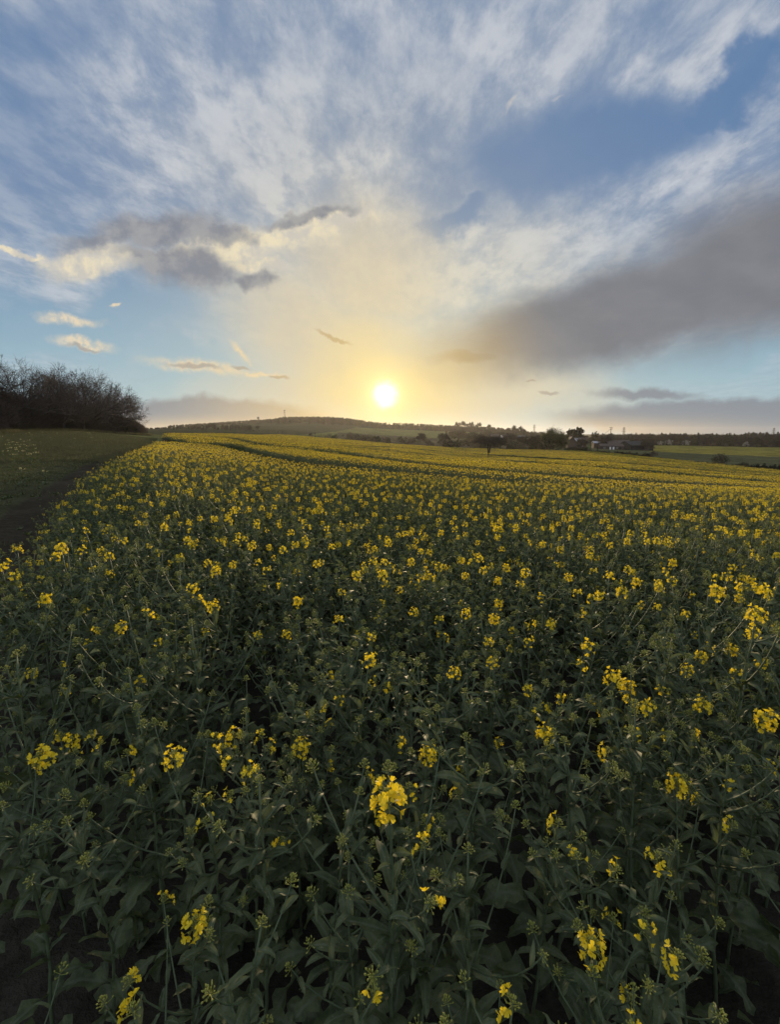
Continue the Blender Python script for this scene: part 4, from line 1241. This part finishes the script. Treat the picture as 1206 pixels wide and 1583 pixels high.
def solo_bush(px, Y, row, w_, mat, label, seed, n=2600, twig=False):
    h = top_h(px, row, Y)
    cr = foliage_cloud(seed, [(0, 0, h * .5, w_, w_, h * .5), (w_ * .5, 0, h * .4, w_ * .6, w_, h * .4), (-w_ * .5, 0, h * .4, w_ * .6, w_, h * .4)], n, .10, 0, .5)
    for v in (0,):
        sh = shrub(seed, h * 1.0, 0, 260, .02); st = sh
    root = bpy.data.objects.new('bush', None); C.objects.link(root); root.location = spot(px, Y)
    link('stems', st.mesh('stems', M_TWIG), root); link('crown', cr.mesh('crown', mat), root)
    return prop(root, label, 'bush')
solo_bush(1120, 118, 700, 2.2, M_HEDGE, 'big round dark green bush standing alone beyond the crop on the right', 91, 1600)
solo_bush(1155, 112, 714.5, 1.9, M_HEDGE, 'low flat bush just right of the big round one', 92, 1500)
b, t, _ = bare_tree(93, 2.9, 3, .2, 1.0, .02, 5, 0, 5, .3)
tree_thing('sapling', b, t, [M_BARK, M_TWIG], spot(1015, 133), 0, 'thin leafless sapling at the end of the long humped hedge', 'tree', None, 1.0)

# ---------------------------------------------------------------- farm, houses, masts
M_WALLBRICK = simple('weathered_brick', (.055, .040, .031), (.09, .068, .052), 1.5, .9)
M_WALLPALE = simple('pale_render', (.46, .42, .36), (.56, .52, .45), .8, .85)
M_WHITE = simple('white_paint', (.74, .73, .70), (.82, .81, .78), 1.0, .6)
M_TILE = simple('dark_roof_tile', (.060, .046, .038), (.10, .075, .06), 1.2, .85)
M_BLACK = simple('black_boarding', (.018, .018, .018), (.035, .034, .032), 1.0, .8)
M_SHEET = simple('pale_metal_roof', (.30, .31, .33), (.40, .42, .44), .7, .35, spec=.6)
M_GREYROOF = simple('grey_roof', (.13, .13, .13), (.19, .19, .18), .8, .7)
M_GLASS = simple('window_glass', (.03, .035, .04), (.05, .055, .06), 1.0, .1, spec=.8)
M_STEEL = simple('mast_steel', (.12, .12, .12), (.18, .18, .175), 1.0, .6)
M_POLE = simple('pole_timber', (.07, .055, .045), (.11, .09, .07), 2.0, .9)

def building(px, Y, rotz, W_, D_, eave, ridge, wall_m, roof_m, label, name='barn', cat='building', doors=(), windows=(), chimney=None, group=None, sink=0.0, over=.35):
    """gabled building, its ridge along local x; front is local -y"""
    root = bpy.data.objects.new(name, None); C.objects.link(root); p = spot(px, Y)
    root.location = (p.x, p.y, p.z - .2 - sink); root.rotation_euler.z = rotz
    eave += .2; ridge += .2
    w = MB(); a, b = W_ / 2, D_ / 2
    vs = [(-a, -b, 0), (a, -b, 0), (a, b, 0), (-a, b, 0), (-a, -b, eave), (a, -b, eave), (a, b, eave), (-a, b, eave), (-a, 0, ridge), (a, 0, ridge)]
    w.add([Vector(v) for v in vs], [(0, 1, 5, 4), (2, 3, 7, 6), (1, 2, 6, 9, 5), (3, 0, 4, 8, 7)], 0)
    link('wall', w.mesh('wall', wall_m, False), root)
    r = MB(); th = .14; sl = (ridge - eave) / b
    for s in (-1, 1):
        y0, z0 = s * (b + over), eave - sl * over; L = []
        for x in (-a - over, a + over):
            L += [Vector((x, y0, z0 + .01)), Vector((x, 0, ridge + .01)), Vector((x, 0, ridge + .01 + th)), Vector((x, y0, z0 + .01 + th))]
        r.add(L, [(0, 1, 2, 3), (7, 6, 5, 4), (3, 2, 6, 7), (1, 0, 4, 5), (0, 3, 7, 4)], 0)
    ro = link('roof', r.mesh('roof', roof_m, False), root)
    if chimney is not None:
        c = MB(); c.box(chimney - .35, chimney + .35, -.35, .35, ridge - .5, ridge + 1.1); c.box(chimney - .42, chimney + .42, -.42, .42, ridge + 1.1, ridge + 1.25)
        link('chimney', c.mesh('chimney', M_WALLBRICK, False), ro)
    for (x, w_, h_, m_) in doors:
        d = MB(); d.box(x - w_/2, x + w_/2, -b - .06, -b - .005, .2, .2 + h_); link('door', d.mesh('door', m_, False), root)
    for (x, z, w_, h_) in windows:
        d = MB()
        for (x0, x1, z0, z1) in ((x-w_/2-.08, x-w_/2, z, z+h_), (x+w_/2, x+w_/2+.08, z, z+h_), (x-w_/2-.08, x+w_/2+.08, z-.08, z), (x-w_/2-.08, x+w_/2+.08, z+h_, z+h_+.08)):
            d.box(x0, x1, -b - .07, -b - .004, z0, z1)
        f = link('window', d.mesh('frame', M_WHITE, False), root)
        g = MB(); g.box(x - w_/2 + .002, x + w_/2 - .002, -b - .03, -b - .006, z + .002, z + h_ - .002); link('pane', g.mesh('pane', M_GLASS, False), f)
    return prop(root, label, cat, group)
building(985, 300, math.radians(8), 15.5, 14, 3.1, 5.6, M_BLACK, M_BLACK, 'big black barn with a low wide gable at the right end of the farm', doors=[(3, 4, 2.8, M_TILE)])
building(955, 318, math.radians(4), 17, 11, 3.6, 6.0, M_BLACK, M_TILE, 'dark brown roofed barn behind the low brick shed', doors=[(-3, 3.2, 2.8, M_BLACK)])
building(946, 296, math.radians(2), 15, 5, 2.1, 3.6, M_WALLBRICK, M_TILE, 'low brick farm shed with white doors in front of the barns',
         doors=[(-1.2, 1.1, 1.7, M_WHITE), (.9, 1.1, 1.7, M_WHITE), (5.2, 1.2, 1.8, M_BLACK)], windows=[(-5, 1.0, .9, .6), (3.2, 1.0, .9, .6)], name='farm_shed')
building(926, 322, math.radians(-6), 6.5, 5, 3.8, 4.9, M_TILE, M_SHEET, 'small outbuilding with a pale metal roof left of the barns', name='outbuilding')
building(884, 300, math.radians(82), 7, 4.6, 4.6, 7.2, M_WALLBRICK, M_TILE, 'brick farm cottage gable under the dark evergreens', name='cottage', cat='house', windows=[(-2, 1.2, .8, .9), (1.6, 1.2, .8, .9)], chimney=2.4)
building(898, 306, math.radians(-14), 7.5, 5.5, 4.2, 7.0, M_WALLBRICK, M_TILE, 'farmhouse wing beside the cottage with a chimney', name='farmhouse', cat='house', windows=[(-2, 1.2, .9, 1), (1, 1.2, .9, 1), (-2, 3.0, .9, .8), (1, 3.0, .9, .8)], chimney=2.5)
building(893, 298, math.radians(-20), 4.4, 3, 4.6, 6.1, M_TILE, M_SHEET, 'little lean building with pale roof between cottage and farmhouse', name='outbuilding')
building(781, 430, math.radians(24), 8, 6, 4.0, 6.2, M_WHITE, M_TILE, 'white walled house with a brown roof in the valley behind the scrub', name='house', cat='house', windows=[(-2, 1.2, 1, 1), (2, 1.2, 1, 1)], chimney=2.5, sink=-1.2)
building(804, 430, math.radians(-8), 9, 7, 3.2, 5.6, M_WALLPALE, M_GREYROOF, 'grey roofed bungalow in the valley right of the white house', name='bungalow', cat='house', doors=[(-2.5, 1.1, 2, M_WHITE)], windows=[(0, 1.1, 1.2, 1), (2.6, 1.1, 1.2, 1)], sink=-1.5)
building(765, 450, math.radians(10), 9, 6, 3.0, 5.2, M_WALLBRICK, M_TILE, 'brown roofed house in the valley left of the white house', name='house', cat='house', windows=[(-2, 1.1, 1.2, 1), (2, 1.1, 1.2, 1)], sink=-2.2)

def lattice(name, px, Y, row, W0, W1, arms, label, cat, group=None, r=.16, panels=8):
    h = top_h(px, row, Y); root = bpy.data.objects.new(name, None); C.objects.link(root); root.location = spot(px, Y); mb = MB()
    def c(k, t): 
        w = (W0 + (W1 - W0) * t) / 2; return Vector(((-1, 1, 1, -1)[k] * w, (-1, -1, 1, 1)[k] * w, h * t))
    for k in range(4): mb.tube([c(k, 0), c(k, 1)], r, 4)
    for i in range(panels):
        t0, t1 = i / panels, (i + 1) / panels
        for k in range(4): mb.tube([c(k, t0), c((k + 1) % 4, t1)], r * .6, 3, 0, 0, False); mb.tube([c(k, t1), c((k + 1) % 4, t1)], r * .6, 3, 0, 0, False)
    link('tower', mb.mesh('tower', M_STEEL), root)
    for (t, half) in arms:
        a = MB(); z = h * t
        for s in (-1, 1):
            a.tube([(0, 0, z), (s * half, 0, z)], r, 3); a.tube([(0, 0, z + h * .03), (s * half, 0, z)], r * .7, 3)
            a.tube([(s * half, 0, z), (s * half, 0, z - 1.5)], r * .8, 3)
        link('cross_arm', a.mesh('cross_arm', M_STEEL), root)
    return prop(root, label, cat, group)
lattice('pylon', 965, 900, 660, 4, 1.2, [(.66, 4.2), (.8, 3.6), (.93, 3)], 'lattice power pylon on the skyline right of the leaning pole', 'pylon', 'power pylons on the skyline', .22)
lattice('pylon', 826, 1000, 656, 4, 1.2, [(.7, 3.4), (.84, 3), (.95, 2.4)], 'thin lattice pylon alone on the skyline left of the spreading tree', 'pylon', 'power pylons on the skyline', .2)
lattice('pylon', 1197, 1000, 661, 4, 1.2, [(.66, 4), (.8, 3.6), (.93, 3)], 'faint lattice pylon above the wood at the right edge', 'pylon', 'power pylons on the skyline', .2)
lattice('radio_mast', 441, 1050, 634, 1.6, 1.2, [], 'thin radio mast with antenna drums rising from the ridge wood', 'mast', None, .16, 14)
m_ = MB(); h = top_h(441, 634, 1050)
for z in (.99, .80):
    for k in range(3):
        an = k * 2.09; m_.tube([(math.cos(an) * 2.2, math.sin(an) * 2.2, h * z - 2.4), (math.cos(an) * 2.2, math.sin(an) * 2.2, h * z)], .35, 6)
        m_.tube([(0, 0, h * z - 1.2), (math.cos(an) * 2.2, math.sin(an) * 2.2, h * z - 1.2)], .15, 4)
mast = [o for o in C.objects if o.name.startswith('radio_mast')][0]; link('antenna', m_.mesh('antenna', M_STEEL), mast)
# square block on the ridge
blk = MB(); blk.box(-2.4, 2.4, -2.4, 2.4, -1, top_h(400, 644.5, 1100)); hh = top_h(400, 644.5, 1100)
root = bpy.data.objects.new('water_tower', None); C.objects.link(root); root.location = spot(400, 1100)
tw_ = MB()
for k in range(6): tw_.tube([(math.cos(k * 1.047) * 1.8, math.sin(k * 1.047) * 1.8, -1), (math.cos(k * 1.047) * 1.8, math.sin(k * 1.047) * 1.8, hh - 4)], .35, 6)
tk = MB(); tk.tube([(0, 0, hh - 4.5), (0, 0, hh - 4), (0, 0, hh - .6), (0, 0, hh)], [1.8, 2.5, 2.5, 1.4], 14)
link('legs', tw_.mesh('legs', M_STEEL), root); link('tank', tk.mesh('tank', M_GREYROOF), root)
prop(root, 'small stubby tower poking out of the left end of the ridge wood', 'tower')
# pole with cross arms and a stay
root = bpy.data.objects.new('utility_pole', None); C.objects.link(root); Yp = 330; root.location = spot(945, Yp); h = top_h(945, 659.5, Yp)
a = MB(); a.tube([(0, 0, -.4), (0, 0, h)], [.26, .17], 8); link('pole', a.mesh('pole', M_POLE), root)
a = MB(); a.tube([(-1.3, 0, h - .5), (1.4, 0, h - .9)], .13, 5); link('cross_arm', a.mesh('cross_arm', M_POLE), root)
a = MB(); a.tube([(-.9, 0, h - 1.9), (1.0, 0, h - 1.9)], .11, 5); link('cross_arm', a.mesh('cross_arm', M_POLE), root)
a = MB(); a.tube([(0, 0, h - 1.2), (-6.2, .6, h - 6.6)], .10, 4); link('stay', a.mesh('stay', M_STEEL), root)
a = MB()
for x in (-1.1, 1.2, 0): a.tube([(x, 0, h - .6), (x, 0, h - .1)], [.12, .09], 6)
link('insulator', a.mesh('insulator', M_SHEET), root)
prop(root, 'wooden pole with cross arms and a slanting stay behind the barns', 'pole')

# ---------------------------------------------------------------- weedy ground left of the crop
M_GRASS = leafy('rough_grass', (.064, .070, .028), (.155, .145, .062), .2, None, .7, .2)
M_VERGE = leafy('verge_grass', (.13, .125, .055), (.21, .19, .09), .25, None, .8, .15)
def tuft(seed, n, H, spread, mi=0, r0=.004):
    r = random.Random(seed); w = MB()
    for i in range(n):
        a = rdir(r, 45, 88); b = Vector((r.uniform(-spread, spread), r.uniform(-spread, spread), 0)); L = H * r.uniform(.5, 1); s_ = a.cross(UP).normalized() * r0
        m = b + a * L * .6; e = m + (a - UP * .4).normalized() * L * .4
        w.add([b - s_, b + s_, m + s_ * .8, m - s_ * .8, e], [(0, 1, 2, 3), (3, 2, 4)], mi, 0)
    return w
def rosette(seed, H=.14):
    r = random.Random(seed); w = MB()
    for i in range(7): leaf(w, (r.uniform(-.02, .02), r.uniform(-.02, .02), 0), rdir(r, 15, 60, i * .9), H * r.uniform(.6, 1.1), H * .15, .9, r, False, 4, 0)
    return w
gsrc = [source('grass_source', tuft(101, 26, .16, .10).mesh('grass_growth', [M_GRASS])), source('grass_source', tuft(102, 18, .11, .12).mesh('grass_growth', [M_GRASS])),
        source('weed_source', rosette(103, .09).mesh('weed_growth', [M_LEAF])), source('weed_source', rosette(104, .12).mesh('weed_growth', [M_LEAF])),
        source('grass_source', tuft(105, 70, .5, .7, 0, .012).mesh('grass_growth', [M_GRASS])), source('grass_source', tuft(106, 90, .8, .8, 0, .014).mesh('grass_growth', [M_VERGE]))]
wx, wy = jgrid(-26, 0, 1.2, 26, .17)
px_ = 603 + 711 * wx / np.maximum(wy, .3)
d_ = crop_left(wy) - wx
ok = (px_ > -120) & (d_ > -.1)
bare = np.sin(wx * 1.7 + wy * .6) + np.sin(wy * .9 - wx * .4) 
dens = np.clip((d_ - .8 - .05 * wy) / 2.0, .06, 1) * np.where(bare < -.6, .35, 1)
ok &= nrng.random(len(wx)) < dens
wx, wy = wx[ok], wy[ok]
ix = nrng.choice([1, 2, 2, 3, 3, 4], len(wx))
w2x, w2y = jgrid(-75, -6, 24, 78, .55)
px_ = 603 + 711 * w2x / w2y; ok = (px_ > -120) & (crop_left(w2y) - w2x > 1.2) & (w2y < np.interp(px_, [-120, 0, 222], [57, 72, 118]))
w2x, w2y = w2x[ok], w2y[ok]
w3x, w3y = jgrid(-95, -30, 50, 122, .8)
px_ = 603 + 711 * w3x / w3y; lim = np.interp(px_, [-120, 0, 232], [56, 71, 119]); ok = (px_ > -120) & (px_ < 232) & (np.abs(w3y - lim + 2) < 3.0)
w3x, w3y = w3x[ok], w3y[ok]
pp = np.stack([np.concatenate([wx, w2x, w3x]), np.concatenate([wy, w2y, w3y])], -1)
pp = np.concatenate([pp, ground(pp[:, 0], pp[:, 1])[:, None]], 1)
ix = np.concatenate([ix, np.full(len(w2x), 5), np.full(len(w3x), 6)])
rr_ = np.zeros((len(pp), 3)); rr_[:, 2] = nrng.uniform(0, 6.28, len(pp))
scatter('weeds', pp, rr_, nrng.uniform(.6, 1.15, len(pp)) * np.where(ix == 5, .55, 1), ix, gsrc, 'rough short grass and weeds between the crop and the wood', 'weeds')
# stray plants in pale flower out on the weedy ground
st_src = None; rng = random.Random(12)
smb = make_plant(140, 'ring', .5, ('few',), 2)
pale = leafy('pale_petal', (.62, .56, .24), (.74, .68, .36), .3, None, .6, .2)
for i in range(46):
    if i < 26: px, Y = rng.uniform(0, 60), rng.uniform(22, 38)
    else: px, Y = rng.uniform(0, 150), rng.uniform(9, 60)
    x = col_x(px, Y)
    if crop_left(Y) - x < 2: continue
    p = Vector((x, Y, gz(x, Y)))
    if st_src is None:
        st_src = bpy.data.objects.new('stray_plant', None); C.objects.link(st_src)
        link('stem', smb['stem'].mesh('stem', M_STEM), st_src); link('foliage', smb['foliage'].mesh('foliage', M_LEAF), st_src)
        for k in smb:
            if k.startswith('head') and smb[k][0].v: link('flower_head', smb[k][0].mesh('flower_head', pale), st_src)
        prop(st_src, 'stray plant in pale flower on the weedy ground left of the crop', 'wildflower', 'stray pale flowers on the weedy ground'); st_src.location = p
    else: copy_thing(st_src, p, rng.uniform(0, 6.28), rng.uniform(.7, 1.3))

# ---------------------------------------------------------------- the evening air
hz = MB(); hz.box(-4300, 4300, -4300, 4300, -26, 46)
m = bpy.data.materials.new('evening_air'); m.use_nodes = True; m.node_tree.nodes.clear()
N = NT(m.node_tree)
pv = N.n('ShaderNodeVolumePrincipled', ins={'Color': (.95, .93, .92, 1), 'Density': HAZE, 'Anisotropy': .6})
pv.inputs['Density Attribute'].default_value = ''
o_ = N.n('ShaderNodeOutputMaterial'); N.put(o_.inputs['Volume'], pv)
o = link('haze', hz.mesh('haze', m, False)); prop(o, 'thin warm evening haze lying over all the fields', 'haze', None, 'stuff')
